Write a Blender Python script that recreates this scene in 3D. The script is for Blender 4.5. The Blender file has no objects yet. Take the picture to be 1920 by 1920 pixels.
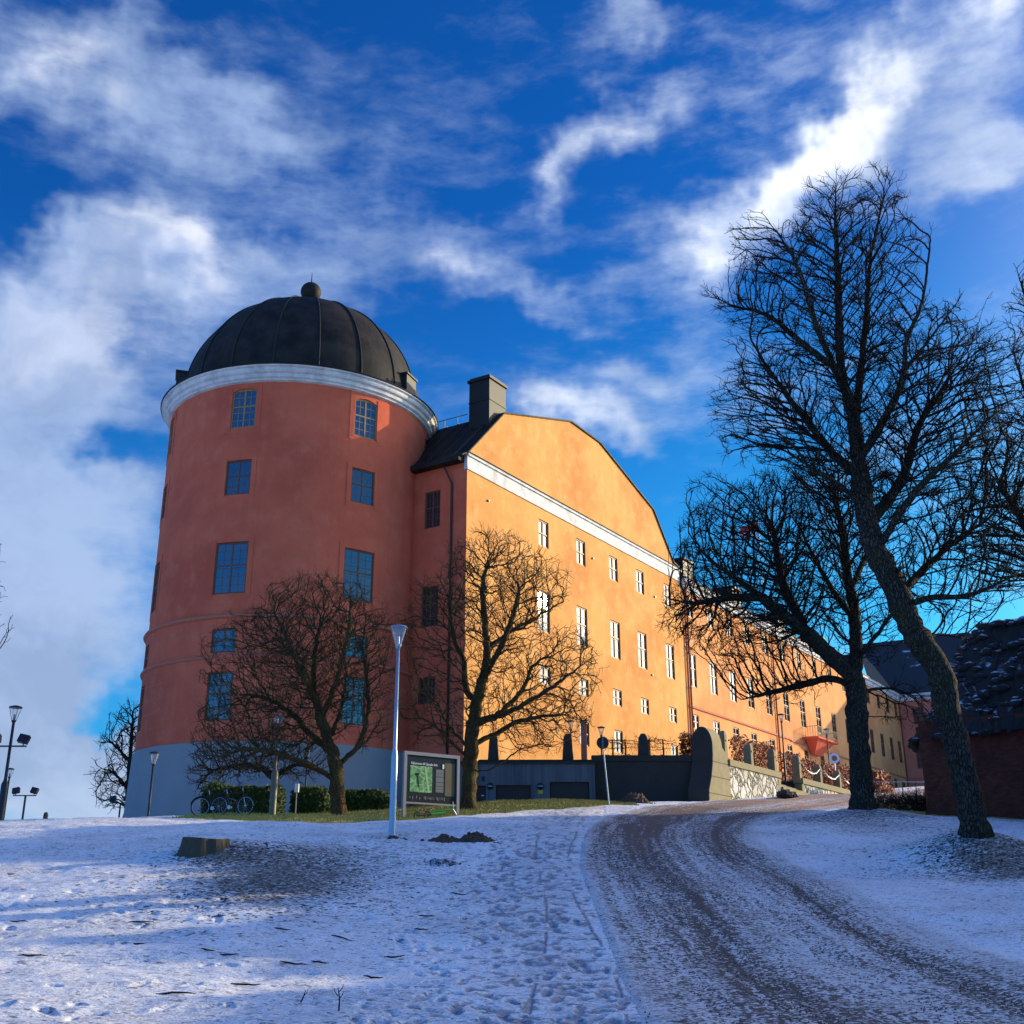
import bpy, math, random
import numpy as np
from mathutils import Vector, Matrix, Euler
from math import sin, cos, pi, radians as R_, degrees, exp, sqrt
random.seed(7); RNG = np.random.default_rng(11)
scene = bpy.context.scene
col = scene.collection

# ------------------------------------------------------------------ camera
PITCH = R_(19.0); FPX = 2120.0
cam_d = bpy.data.cameras.new("camera"); cam = bpy.data.objects.new("camera", cam_d); col.objects.link(cam)
cam.location = (0, 0, 1.6); cam.rotation_euler = (R_(90) + PITCH, 0, 0)
cam_d.sensor_width = 36; cam_d.lens = 36 * FPX / 1920; cam_d.clip_start = .1; cam_d.clip_end = 9000
scene.camera = cam

def ray(px, py):
    X = px - 960; Y = py - 960
    return np.array([X, FPX * cos(PITCH) + Y * sin(PITCH), FPX * sin(PITCH) - Y * cos(PITCH)])
def at(px, py, d):            # the point at depth y = d seen at that place of the photograph
    r = ray(px, py); k = d / r[1]
    return (r[0] * k, d, r[2] * k + 1.6)
FA = R_(32.7)
U2 = np.array([sin(FA), cos(FA)]); N2 = np.array([cos(FA), -sin(FA)])
CC = np.array([-3.10, 72.95]); TT = np.array([-15.81, 78.42])

# ------------------------------------------------------------------ sun
v = ray(1018, 1126); v = v / np.linalg.norm(v); n3 = np.array([N2[0], N2[1], 0])
SUN = v - 2 * v.dot(n3) * n3                      # the sun stands where the facade glass throws it at the camera
SUN_AZ = math.atan2(SUN[0], SUN[1]); SUN_EL = math.asin(SUN[2])
sd = bpy.data.lights.new("sun", 'SUN'); sd.energy = 5.0; sd.angle = R_(0.53); sd.color = (1.0, .81, .49)
so = bpy.data.objects.new("sun", sd); col.objects.link(so); so.location = (60, 40, 60)
so.rotation_euler = Vector(SUN).to_track_quat('Z', 'Y').to_euler()

# ------------------------------------------------------------------ node helpers
class NT:
    def __init__(s, nt): s.nt = nt; s.n = nt.nodes; s.l = nt.links; s.n.clear()
    def new(s, t, **kw):
        o = s.n.new(t)
        for k, v_ in kw.items(): setattr(o, k, v_)
        return o
    def put(s, sock, v_):
        if hasattr(v_, 'is_linked') or hasattr(v_, 'links'): s.l.new(v_, sock)
        elif v_ is not None: sock.default_value = v_
    def math(s, op, a, b=None, c=None, clamp=False):
        o = s.new('ShaderNodeMath', operation=op); o.use_clamp = clamp
        s.put(o.inputs[0], a)
        if b is not None: s.put(o.inputs[1], b)
        if c is not None: s.put(o.inputs[2], c)
        return o.outputs[0]
    def vmath(s, op, a, b=None):
        o = s.new('ShaderNodeVectorMath', operation=op); s.put(o.inputs[0], a)
        if b is not None: s.put(o.inputs[1], b)
        return o.outputs['Value'] if op in ('LENGTH', 'DOT_PRODUCT') else o.outputs[0]
    def noise(s, vec, scale, detail=4, rough=.55, dist=0, col=False):
        o = s.new('ShaderNodeTexNoise'); s.put(o.inputs['Vector'], vec)
        o.inputs['Scale'].default_value = scale; o.inputs['Detail'].default_value = detail
        o.inputs['Roughness'].default_value = rough; o.inputs['Distortion'].default_value = dist
        return o.outputs['Color' if col else 0]
    def voro(s, vec, scale, feature='F1', out=0):
        o = s.new('ShaderNodeTexVoronoi', feature=feature); s.put(o.inputs['Vector'], vec)
        o.inputs['Scale'].default_value = scale; return o.outputs[out]
    def ramp(s, f, a, b, smooth=True):
        o = s.new('ShaderNodeMapRange'); o.interpolation_type = 'SMOOTHSTEP' if smooth else 'LINEAR'
        s.put(o.inputs[0], f); o.inputs[1].default_value = a; o.inputs[2].default_value = b
        return o.outputs[0]
    def mix(s, f, a, b, mode='MIX'):
        o = s.new('ShaderNodeMix', data_type='RGBA', blend_type=mode); s.put(o.inputs[0], f)
        s.put(o.inputs[6], c4(a)); s.put(o.inputs[7], c4(b)); return o.outputs[2]
    def mapping(s, vec, loc=(0,0,0), rot=(0,0,0), scale=(1,1,1), typ='POINT'):
        o = s.new('ShaderNodeMapping', vector_type=typ); s.put(o.inputs[0], vec)
        o.inputs[1].default_value = loc; o.inputs[2].default_value = rot; o.inputs[3].default_value = scale
        return o.outputs[0]
def c4(c): return (c[0], c[1], c[2], 1) if isinstance(c, (tuple, list)) else c

# ------------------------------------------------------------------ sky
world = bpy.data.worlds.new("World"); scene.world = world; world.use_nodes = True
w = NT(world.node_tree)
tc = w.new('ShaderNodeTexCoord').outputs['Generated']
sky = w.new('ShaderNodeTexSky', sky_type='NISHITA'); sky.sun_disc = False
sky.sun_elevation = SUN_EL; sky.sun_rotation = SUN_AZ; sky.altitude = 0; sky.dust_density = .6; sky.ozone_density = 3.0
sx = w.new('ShaderNodeSeparateXYZ'); w.l.new(tc, sx.inputs[0])
X_, Y_, Z_ = sx.outputs
DG = 180 / pi
az = w.math('MULTIPLY', w.math('ARCTAN2', X_, Y_), DG)
el = w.math('MULTIPLY', w.math('ARCSINE', Z_), DG)
cx = w.new('ShaderNodeCombineXYZ'); w.l.new(az, cx.inputs[0]); w.l.new(el, cx.inputs[1]); AE = cx.outputs[0]
def azel(px, py):
    r = ray(px, py); return degrees(math.atan2(r[0], r[1])), degrees(math.atan2(r[2], math.hypot(r[0], r[1])))
warp = w.noise(AE, .16, 4, .6, 0, True)
wv = w.vmath('MULTIPLY', w.vmath('SUBTRACT', warp, (.5, .5, .5)), (9, 9, 0))
AW = w.vmath('ADD', AE, wv)
def blob(px, py, rx, ry, rot=0, amp=1.0, src=None):
    a, e = azel(px, py)
    m = w.mapping(src or AW, (a, e, 0), (0, 0, R_(rot)), (rx / 37, ry / 37, 1e3), 'TEXTURE')
    l2 = w.vmath('DOT_PRODUCT', m, m)
    return w.math('MULTIPLY', w.math('EXPONENT', w.math('MULTIPLY', l2, -1.0)), amp)
def total(lst):
    s_ = lst[0]
    for b in lst[1:]: s_ = w.math('ADD', s_, b)
    return s_
cloudD = total([blob(*b) for b in [
    (60, 1100, 240, 420, 0, 1.25), (60, 720, 200, 240, 10, .62), (140, 560, 230, 100, 8, .62), (330, 480, 190, 80, -10, .75),
    (120, 130, 170, 110, 0, .75), (330, 210, 260, 90, -14, .7), (520, 240, 120, 60, 0, .45),
    (860, 500, 130, 60, -15, .62), (1040, 560, 130, 45, -8, .62), (700, 380, 110, 70, 0, .38), (560, 560, 110, 80, 0, .42),
    (1150, 270, 190, 62, 32, .8), (1030, 350, 90, 50, 30, .55), (1600, 235, 200, 70, 24, 1.1), (1500, 310, 110, 60, 20, .7),
    (1840, 190, 110, 90, 0, .6), (1850, 40, 90, 60, 0, .7), (1180, 20, 70, 70, 60, .6), (900, 250, 120, 50, 15, .15), (1400, 150, 120, 60, 25, .3), (640, 450, 120, 60, 0, .35), (1300, 690, 140, 60, 10, .25), (450, 60, 160, 50, 0, .15), (1310, 440, 110, 90, 20, .68),
    (1060, 790, 130, 55, -8, .82), (1200, 815, 70, 45, 0, .55), (1175, 690, 60, 30, 0, .4), (1900, 300, 120, 60, 10, .5),
    (60, 1450, 330, 160, 0, 1.1), (700, 90, 120, 60, 0, .2), (1750, 330, 120, 50, 0, .35)]])
hole = total([blob(*b) for b in [(215, 850, 90, 60, 0, .9), (240, 1320, 70, 50, 0, 1.1), (200, 640, 60, 40, 30, .4), (70, 400, 120, 45, 15, .6)]])
# clouds in the rest of the dome, outside the frame
behind = w.ramp(w.math('ABSOLUTE', az), 27, 45)
gen = w.math('MULTIPLY', w.noise(w.mapping(tc, scale=(1, 1, 2.5)), 2.2, 5), w.math('MULTIPLY', behind, .6))
st = w.mapping(AE, rot=(0, 0, R_(-30)), scale=(.38, 1.1, 1))
fb = w.noise(w.vmath('ADD', st, w.vmath('MULTIPLY', wv, (.25, .25, 0))), .20, 7, .58)
fine = w.noise(st, .75, 6, .6)
nz = w.math('ADD', w.math('MULTIPLY', w.math('SUBTRACT', fb, .5), 2.0), w.math('MULTIPLY', w.math('SUBTRACT', fine, .5), .95))
dens = w.math('ADD', w.math('SUBTRACT', w.math('ADD', cloudD, gen), hole), nz)
alpha = w.ramp(dens, -.06, 1.22)
glow = total([blob(*b) for b in [(1600, 225, 170, 45, 24, 1.0), (1480, 320, 60, 28, 24, .5), (1160, 265, 130, 35, 32, .6), (120, 120, 80, 50, 0, .4), (860, 505, 50, 25, 0, .35),
    (200, 620, 200, 80, 0, .22), (330, 470, 110, 40, 0, .4), (1310, 440, 60, 60, 0, .4), (1000, 350, 60, 40, 30, .4), (1840, 30, 50, 40, 0, .5), (1310, 440, 60, 60, 0, .25), (1060, 790, 120, 50, 0, .35)]])
sdir = w.vmath('DOT_PRODUCT', tc, tuple(SUN))
near = w.math('POWER', w.math('MAXIMUM', sdir, 0.0), 20.0)          # haze and thin cloud brighten towards the sun
cc = w.mix(w.ramp(el, 0, 26), (.31, .39, .55), (.25, .35, .56))
cc = w.mix(w.math('MULTIPLY', glow, w.ramp(dens, .3, 1.3), clamp=True), cc, (1.15, 1.10, 1.06))
cc = w.mix(w.math('MULTIPLY', w.ramp(az, -5, 10), .45), cc, (.60, .70, .85))
cn = w.noise(w.vmath('ADD', AE, w.vmath('MULTIPLY', wv, (.5, .5, 0))), .11, 6, .6)
cc = w.mix(w.math('MULTIPLY', w.ramp(cn, .38, .62), .75), w.mix(1.0, cc, (.80, .82, .86), 'MULTIPLY'), w.mix(1.0, cc, (1.25, 1.2, 1.15), 'MULTIPLY'))
# the polarised deep blue of the zenith, paler low down towards the sun
tint = w.mix(w.ramp(el, 8, 36), (.15, .88, 1.45), (.050, .53, 1.25))
base = w.mix(1.0, sky.outputs[0], tint, 'MULTIPLY')
base = w.mix(1.0, base, w.mix(w.math('MULTIPLY', w.ramp(az, -8, 22), w.ramp(el, 44, 12)), (1, 1, 1), (1.10, 1.28, 1.02)), 'MULTIPLY')
base = w.mix(1.0, base, w.mix(w.math('MULTIPLY', behind, w.ramp(Y_, .3, -.3)), (1, 1, 1), (1.25, 1.45, 1.70)), 'MULTIPLY')
base = w.mix(w.math('MULTIPLY', alpha, .92), base, w.mix(1.0, cc, (10, 10, 10), 'MULTIPLY'))
base = w.mix(w.math('MINIMUM', w.math('MULTIPLY', near, 1.1), 1.0), base, (58, 52, 45))
base = w.mix(w.ramp(el, -1, -4), base, (1.2, 1.5, 2.2))
bg = w.new('ShaderNodeBackground'); w.l.new(base, bg.inputs[0]); bg.inputs[1].default_value = .118
w.l.new(bg.outputs[0], w.new('ShaderNodeOutputWorld').inputs[0])

vs = scene.view_settings; vs.view_transform = 'Standard'; vs.look = 'None'; vs.exposure = 0.30; vs.gamma = 1
scene.render.engine = 'CYCLES'; scene.cycles.max_bounces = 5; scene.cycles.diffuse_bounces = 3; scene.cycles.transparent_max_bounces = 6

# ------------------------------------------------------------------ materials
MATS = {}
def mat(name):
    m = bpy.data.materials.new(name); m.use_nodes = True
    t = NT(m.node_tree); out = t.new('ShaderNodeOutputMaterial'); b = t.new('ShaderNodeBsdfPrincipled')
    t.l.new(b.outputs[0], out.inputs[0]); MATS[name] = m
    t.b = b; t.P = t.new('ShaderNodeTexCoord').outputs['Object']; t.out = out
    geo = t.new('ShaderNodeNewGeometry'); t.pos = geo.outputs['Position']; t.nrm = geo.outputs['Normal']
    return t
def finish(t, colr, rough=.8, bump=None, strength=.3, dist=.05, metal=0, spec=.4):
    t.put(t.b.inputs['Base Color'], c4(colr)); t.put(t.b.inputs['Roughness'], rough)
    t.b.inputs['Metallic'].default_value = metal; t.b.inputs['Specular IOR Level'].default_value = spec
    if bump is not None:
        bn = t.new('ShaderNodeBump'); bn.inputs['Strength'].default_value = strength; bn.inputs['Distance'].default_value = dist
        t.l.new(bump, bn.inputs['Height']); t.l.new(bn.outputs[0], t.b.inputs['Normal'])
def plaster(name, base, dark, light, grooves=False):
    t = mat(name); p = t.pos
    big = t.noise(p, .16, 5, .6); mid = t.noise(p, .9, 6, .65); fine_ = t.noise(p, 9, 4, .6)
    streak = t.noise(t.mapping(p, scale=(1.6, 1.6, .12)), 1.0, 5, .6)
    c = t.mix(t.ramp(big, .35, .68), base, dark)
    c = t.mix(t.math('MULTIPLY', t.ramp(mid, .46, .70), .38), c, light)
    c = t.mix(t.math('MULTIPLY', t.ramp(t.noise(p, 1.7, 8, .8), .56, .70), .20), c, dark)
    c = t.mix(t.math('MULTIPLY', t.ramp(streak, .50, .74), .40), c, dark)
    c = t.mix(t.math('MULTIPLY', t.ramp(t.noise(p, 2.2, 8, .8), .64, .70), .32), c, (.62, .42, .32))
    c = t.mix(t.math('MULTIPLY', fine_, .25), c, dark)
    h = t.math('ADD', t.math('MULTIPLY', fine_, .4), t.math('MULTIPLY', mid, 1.2))
    finish(t, c, .9, h, .45, .08, spec=.15)
plaster('plaster_shaded', (.70, .145, .072), (.52, .095, .050), (.74, .21, .125))  # one pink castle plaster in several copies; this one carries the shaded tone
plaster('plaster_sunlit', (.74, .365, .110), (.56, .235, .065), (.84, .50, .22))  # same plaster, sunlit warmth put into the colour
plaster('plaster_half_sunlit', (.74, .335, .118), (.57, .22, .08), (.83, .46, .22))  # same plaster, weaker sunlit warmth in the colour for the long wing
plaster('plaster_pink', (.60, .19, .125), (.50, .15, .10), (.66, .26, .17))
t = mat('plinth_grey'); f = t.noise(t.pos, .5, 6, .6); f2 = t.noise(t.pos, 7, 4)
finish(t, t.mix(f, (.19, .20, .205), (.27, .28, .285)), .9, f2, .3, .04)
t = mat('white_trim'); f = t.noise(t.pos, 1.2, 6, .7)
finish(t, t.mix(t.ramp(f, .35, .7), (.66, .65, .62), (.42, .42, .42)), .8, f, .2, .03)
t = mat('moulding_red'); f = t.noise(t.pos, 2, 5); finish(t, t.mix(f, (.40, .11, .07), (.55, .17, .10)), .9, f, .2, .03)
t = mat('roof_metal'); f = t.noise(t.pos, .7, 6, .65); f2 = t.noise(t.mapping(t.pos, scale=(1, 1, .15)), 3, 4)
finish(t, t.mix(t.ramp(f, .3, .7), (.012, .011, .011), (.034, .029, .024)), t.math('MULTIPLY_ADD', f2, .3, .5), t.math('ADD', f, f2), .25, .06, spec=.12)
t = mat('roof_snowy'); f = t.noise(t.mapping(t.pos, scale=(.5, .5, 1)), .5, 6, .7)
finish(t, t.mix(t.ramp(f, .60, .70), (.030, .028, .032), (.55, .60, .72)), .7, f, .3, .05)
t = mat('chimney_metal'); f = t.noise(t.pos, 1.5, 5); finish(t, t.mix(f, (.008, .007, .006), (.020, .018, .013)), .6, f, .2, .03)
t = mat('window_wood'); f = t.noise(t.pos, 5, 3); finish(t, t.mix(f, (.10, .042, .022), (.15, .07, .035)), .55)
t = mat('window_oak'); f = t.noise(t.pos, 5, 3); finish(t, t.mix(f, (.26, .15, .05), (.36, .22, .08)), .55)
t = mat('glass')
t.b.inputs['Base Color'].default_value = (.015, .022, .035, 1); t.b.inputs['Roughness'].default_value = .025; t.b.inputs['IOR'].default_value = 1.9
bn = t.new('ShaderNodeBump'); bn.inputs['Strength'].default_value = .035; bn.inputs['Distance'].default_value = .05
t.l.new(t.noise(t.pos, 1.3, 2), bn.inputs['Height']); t.l.new(bn.outputs[0], t.b.inputs['Normal'])
t = mat('glass_clear'); t.b.inputs['Base Color'].default_value = (.75, .8, .85, 1); t.b.inputs['Roughness'].default_value = .15; t.b.inputs['Alpha'].default_value = .22
t = mat('black_metal'); finish(t, (.012, .013, .018), .45)
t = mat('galvanised'); f = t.noise(t.pos, 14, 4, .7); finish(t, t.mix(f, (.26, .31, .38), (.38, .43, .50)), .38, f, .1, .01, metal=.6)
t = mat('grey_paint'); f = t.noise(t.pos, 10, 3); finish(t, t.mix(f, (.16, .17, .18), (.24, .24, .24)), .5)
t = mat('olive_paint'); f = t.noise(t.pos, 12, 3); finish(t, t.mix(f, (.10, .09, .06), (.17, .15, .10)), .5)
t = mat('downpipe'); finish(t, (.20, .055, .035), .5)
t = mat('downpipe_dark'); finish(t, (.03, .018, .016), .5)
t = mat('concrete'); f = t.noise(t.mapping(t.pos, scale=(2.5, 2.5, .12)), 1.0, 5, .65); f2 = t.noise(t.pos, 6, 5)
finish(t, t.mix(t.ramp(f, .35, .7), (.12, .13, .155), (.065, .072, .085)), .9, f2, .3, .03)
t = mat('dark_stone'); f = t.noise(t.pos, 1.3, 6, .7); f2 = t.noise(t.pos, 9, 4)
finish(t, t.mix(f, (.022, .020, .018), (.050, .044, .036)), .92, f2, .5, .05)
t = mat('sandstone'); f = t.noise(t.pos, 1.1, 6, .7); f2 = t.noise(t.pos, 12, 4)
jz = t.math('ABSOLUTE', t.math('SUBTRACT', t.math('FRACT', t.math('MULTIPLY', t.new('ShaderNodeSeparateXYZ').outputs[2], 1.0)), .5))
s3 = t.n[-1] if False else None
finish(t, t.mix(t.ramp(f, .35, .7), (.36, .31, .19), (.50, .43, .27)), .9, t.math('ADD', f, f2), .5, .05)
t = mat('coping_stone'); f = t.noise(t.pos, 2.2, 6, .7); finish(t, t.mix(f, (.15, .125, .065), (.32, .27, .145)), .9, f, .6, .05)
t = mat('rubble_stone')
e = t.voro(t.vmath('ADD', t.pos, t.vmath('MULTIPLY', t.noise(t.pos, 1.6, 3, .6, 0, True), (.8, .8, .8))), 1.55, 'DISTANCE_TO_EDGE', 0)
ccol = t.voro(t.vmath('ADD', t.pos, t.vmath('MULTIPLY', t.noise(t.pos, 1.6, 3, .6, 0, True), (.8, .8, .8))), 1.55, 'F1', 1)
sc_ = t.new('ShaderNodeSeparateColor'); t.l.new(ccol, sc_.inputs[0])
f = t.noise(t.pos, 5, 6, .7)
c = t.mix(sc_.outputs[0], (.40, .37, .30), (.72, .70, .64)); c = t.mix(t.math('MULTIPLY', f, .5), c, (.28, .24, .18))
c = t.mix(t.ramp(e, .02, .07), (.06, .05, .035), c)
finish(t, c, .9, t.math('ADD', t.ramp(e, 0, .2), t.math('MULTIPLY', f, .3)), .9, .15)
t = mat('garage_door'); f = t.noise(t.pos, 3, 3); finish(t, t.mix(f, (.022, .018, .018), (.035, .028, .026)), .6)
t = mat('yellow_sign'); finish(t, (.45, .42, .04), .5)
t = mat('white_paint'); finish(t, (.75, .76, .78), .5)
t = mat('red_paint'); finish(t, (.55, .03, .02), .5)
t = mat('green_paint'); finish(t, (.04, .20, .03), .4)
t = mat('rubber'); finish(t, (.012, .012, .013), .7)
t = mat('saddle'); finish(t, (.02, .02, .022), .5)
def bark(name, a, b_, green, lich=.0):
    t = mat(name); f = t.math('MULTIPLY', t.noise(t.mapping(t.pos, scale=(1, 1, .35)), 9, 6, .7), t.ramp(t.voro(t.mapping(t.vmath('ADD', t.pos, t.vmath('MULTIPLY', t.noise(t.pos, 6, 3, .6, 0, True), (.12, .12, .12))), scale=(1, 1, .28)), 17, 'DISTANCE_TO_EDGE'), -.05, .22)); g = t.noise(t.pos, 1.3, 4, .6)
    c = t.mix(f, a, b_); c = t.mix(t.math('MULTIPLY', t.ramp(g, .48, .66), lich), c, green)
    finish(t, c, .95, f, 1.0, .12, spec=.1)
bark('bark', (.012, .010, .009), (.17, .14, .11), (.060, .058, .025), .6)
bark('bark_brown', (.07, .045, .022), (.17, .115, .06), (.15, .14, .04), .6)
bark('twigs', (.036, .026, .020), (.085, .062, .045), (.07, .07, .03), .3)
bark('twigs_olive', (.060, .054, .034), (.135, .122, .072), (.10, .10, .04), .5)
bark('twigs_red', (.10, .035, .015), (.17, .065, .03), (.12, .08, .03), .3)
def leafmat(name, a, b_, tr=.0):
    t = mat(name); f = t.noise(t.pos, 3.5, 3); inf = t.new('ShaderNodeNewGeometry').outputs['Random Per Island']
    c = t.mix(inf, a, b_); c = t.mix(t.math('MULTIPLY', f, .5), c, a); finish(t, c, .7, spec=.3)
leafmat('leaf_green', (.012, .030, .008), (.07, .13, .02))
leafmat('leaf_red', (.16, .03, .012), (.42, .10, .04))
leafmat('grass_blades', (.24, .21, .04), (.60, .48, .13))
t = mat('soil'); f = t.noise(t.pos, 9, 6, .7); finish(t, t.mix(f, (.05, .028, .018), (.14, .085, .055)), .95, f, .9, .08)
t = mat('stump_wood'); f = t.noise(t.mapping(t.pos, scale=(1, 1, .3)), 14, 5, .7); finish(t, t.mix(f, (.035, .03, .022), (.11, .09, .06)), .95, f, .8, .04)
t = mat('stump_top'); f = t.noise(t.pos, 8, 5); finish(t, t.mix(t.ramp(f, .4, .6), (.10, .085, .06), (.55, .60, .66)), .95)
t = mat('ruin_brick'); bk = t.new('ShaderNodeTexBrick'); t.l.new(t.mapping(t.pos, rot=(R_(90), 0, 0)), bk.inputs[0])
bk.inputs['Scale'].default_value = 3.2; bk.inputs['Color1'].default_value = (.12, .032, .022, 1); bk.inputs['Color2'].default_value = (.17, .050, .033, 1); bk.inputs['Mortar'].default_value = (.075, .026, .02, 1)
bk.inputs['Mortar Size'].default_value = .012; f = t.noise(t.pos, .8, 7, .7)
finish(t, t.mix(t.math('MULTIPLY', t.ramp(f, .45, .75), .7), bk.outputs[0], (.05, .022, .018)), .95, t.math('ADD', f, t.noise(t.pos, 8, 5)), .6, .08, spec=.15)
t = mat('ruin_rock'); vz = t.new('ShaderNodeSeparateXYZ'); t.l.new(t.nrm, vz.inputs[0]); f = t.noise(t.pos, 2.2, 8, .75); f3 = t.noise(t.mapping(t.pos, scale=(1, 1, 2.2)), 1.5, 6, .7)
rc = t.mix(f, (.014, .013, .015), (.055, .048, .045))
rc = t.mix(t.math('MULTIPLY', t.ramp(f3, .52, .7), .5), rc, (.028, .032, .012))
snowm = t.math('MULTIPLY', t.ramp(vz.outputs[2], .55, .8), t.ramp(f3, .46, .58))
finish(t, t.mix(snowm, rc, (.62, .68, .80)), .92, f, .9, .15)

# ------------------------------------------------------------------ mesh builder
from mathutils import noise as mn
class MB:
    def __init__(s, frame=None): s.v = []; s.f = []; s.fr = frame
    def tr(s, p): return s.fr(*p) if s.fr else tuple(p)
    def add(s, verts, faces):
        o = len(s.v); s.v += [s.tr(p) for p in verts]; s.f += [tuple(i + o for i in f) for f in faces]; return s
    def box(s, a, b):
        x0, y0, z0 = a; x1, y1, z1 = b
        return s.add([(x0,y0,z0),(x1,y0,z0),(x1,y1,z0),(x0,y1,z0),(x0,y0,z1),(x1,y0,z1),(x1,y1,z1),(x0,y1,z1)],
              [(0,3,2,1),(4,5,6,7),(0,1,5,4),(1,2,6,5),(2,3,7,6),(3,0,4,7)])
    def prism(s, poly, a, b, axis=1):      # poly of 2-D points extruded along axis from a to b
        n = len(poly)
        def mk(p, q): return (p[0], q, p[1]) if axis == 1 else ((q, p[0], p[1]) if axis == 0 else (p[0], p[1], q))
        vs_ = [mk(p, a) for p in poly] + [mk(p, b) for p in poly]
        return s.add(vs_, [tuple(range(n)), tuple(range(2*n-1, n-1, -1))] + [(i, i+n, (i+1) % n + n, (i+1) % n) for i in range(n)])
    def tube(s, pts, rad, k=8, cap=True, rough=0):
        pts = [Vector(p) for p in pts]; n = len(pts); rad = rad if isinstance(rad, (list, tuple)) else [rad]*n
        o = len(s.v); ref = None; vs_ = []
        for i, p in enumerate(pts):
            d = (pts[min(i+1, n-1)] - pts[max(i-1, 0)]).normalized()
            if ref is None: ref = d.orthogonal().normalized()
            ref = (ref - d * ref.dot(d))
            ref = ref.normalized() if ref.length > 1e-6 else d.orthogonal().normalized()
            q = d.cross(ref)
            for j in range(k):
                a = 2*pi*j/k; e_ = ref*cos(a) + q*sin(a); w_ = p+e_*rad[i]
                if rough: w_ = p+e_*rad[i]*(1+rough*(mn.noise(w_*5)+.6*mn.noise(w_*14)))
                vs_.append(tuple(w_))
        fs = [(i*k+j, i*k+(j+1) % k, (i+1)*k+(j+1) % k, (i+1)*k+j) for i in range(n-1) for j in range(k)]
        if cap: fs += [tuple(range(k-1, -1, -1)), tuple(range((n-1)*k, n*k))]
        return s.add(vs_, fs)
    def lathe(s, prof, c=(0, 0, 0), k=32, a0=0, a1=2*pi):
        full = abs(a1 - a0 - 2*pi) < 1e-6; m = k if full else k + 1
        vs_ = [(c[0] + r*cos(a0 + (a1-a0)*j/k), c[1] + r*sin(a0 + (a1-a0)*j/k), c[2] + z) for r, z in prof for j in range(m)]
        fs = []
        for i in range(len(prof)-1):
            for j in range(k):
                j2 = (j+1) % m if full else j+1
                fs.append((i*m+j, i*m+j2, (i+1)*m+j2, (i+1)*m+j))
        return s.add(vs_, fs)
    def build(s, name, m, parent=None, origin=None, smooth=False, bevel=0):
        o = Vector(parent.location) if parent is not None else Vector(origin or (0, 0, 0))
        q = parent
        if parent is not None and parent.parent is not None: o = o + Vector(parent.parent.location)
        me = bpy.data.meshes.new(name)
        me.from_pydata([(p[0]-o.x, p[1]-o.y, p[2]-o.z) for p in s.v], [], s.f); me.update()
        if smooth: me.polygons.foreach_set('use_smooth', [True]*len(me.polygons))
        me.materials.append(MATS[m]); ob = bpy.data.objects.new(name, me); col.objects.link(ob)
        if parent is not None: ob.parent = parent
        else: ob.location = o
        if bevel:
            b = ob.modifiers.new('bevel', 'BEVEL'); b.width = bevel; b.segments = 2; b.limit_method = 'ANGLE'
        return ob
def tag(o, label=None, cat=None, group=None, kind=None):
    if label: o['label'] = label
    if cat: o['category'] = cat
    if group: o['group'] = group
    if kind: o['kind'] = kind
    return o
def thing(name, label, cat, loc, group=None, rz=0):
    o = bpy.data.objects.new(name, None); col.objects.link(o); o.location = loc; o.rotation_euler = (0, 0, rz)
    o.empty_display_size = .3
    return tag(o, label, cat, group)
def copy_tree(o, parent=None):
    c = o.copy(); col.objects.link(c)
    if parent is not None: c.parent = parent
    for ch in list(o.children): copy_tree(ch, c)
    return c

# ------------------------------------------------------------------ terrain
CP = [(0,1920,11),(480,1920,11.3),(960,1920,11.5),(1440,1920,11.5),(1920,1920,11.5),
(0,1700,19),(480,1720,18.5),(700,1750,18),(1000,1700,20),(1400,1700,19.5),(1920,1740,18),
(0,1600,26),(380,1600,26),(600,1620,25),(735,1565,29),(1000,1580,28),(1250,1590,28),(1500,1600,28),(1700,1630,26),(1830,1592,27),(1920,1610,26.5),
(0,1536,38),(250,1535,39),(450,1534,40),(640,1540,37),(765,1530,42),(880,1512,48),(1000,1500,54),(1143,1511,50),(1250,1513,50),(1330,1535,43),(1450,1525,44),(1618,1531,38),(1750,1532,42),(1920,1547,42),
(1345,1503,60),(1470,1495,66),(1595,1490,78),(1650,1487,90),(1100,1506,61)]
EX = [(0,0,0),(0,5,.1),(8,4,.2),(-8,4,0),(-20,20,1.6),(-30,40,3.9),(-24,58,4.4),(-12,60,4.7),(-16,78,5.2),(-40,90,4),(-60,60,3.5),(20,20,1.9),(30,35,4),(30,50,5.5),(0,-10,-.6),(-30,0,-.3),(30,0,1),(22,42,4.4),
(60,165,16.7),(68,158,16.7),(50,140,14.5),(40,110,12),(90,120,12),(80,60,8),(-5,70,5.6),(6,72,6.8),(60,10,3),(-60,0,0),(-90,160,-2),(0,160,8),(-60,-40,-1),(60,-40,0)]
_p = [at(a, b, d) for a, b, d in CP] + EX
GP = np.array([q[:2] for q in _p]); GZ = np.array([q[2] for q in _p]); n_ = len(GP)
d_ = np.hypot(GP[:, None, 0]-GP[None, :, 0], GP[:, None, 1]-GP[None, :, 1])
A_ = np.zeros((n_+3, n_+3)); A_[:n_, :n_] = d_**2*np.log(d_+1e-9) + np.eye(n_)*8
A_[:n_, n_] = 1; A_[:n_, n_+1:] = GP; A_[n_, :n_] = 1; A_[n_+1:, :n_] = GP.T
GW = np.linalg.solve(A_, np.r_[GZ, 0, 0, 0])
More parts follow.
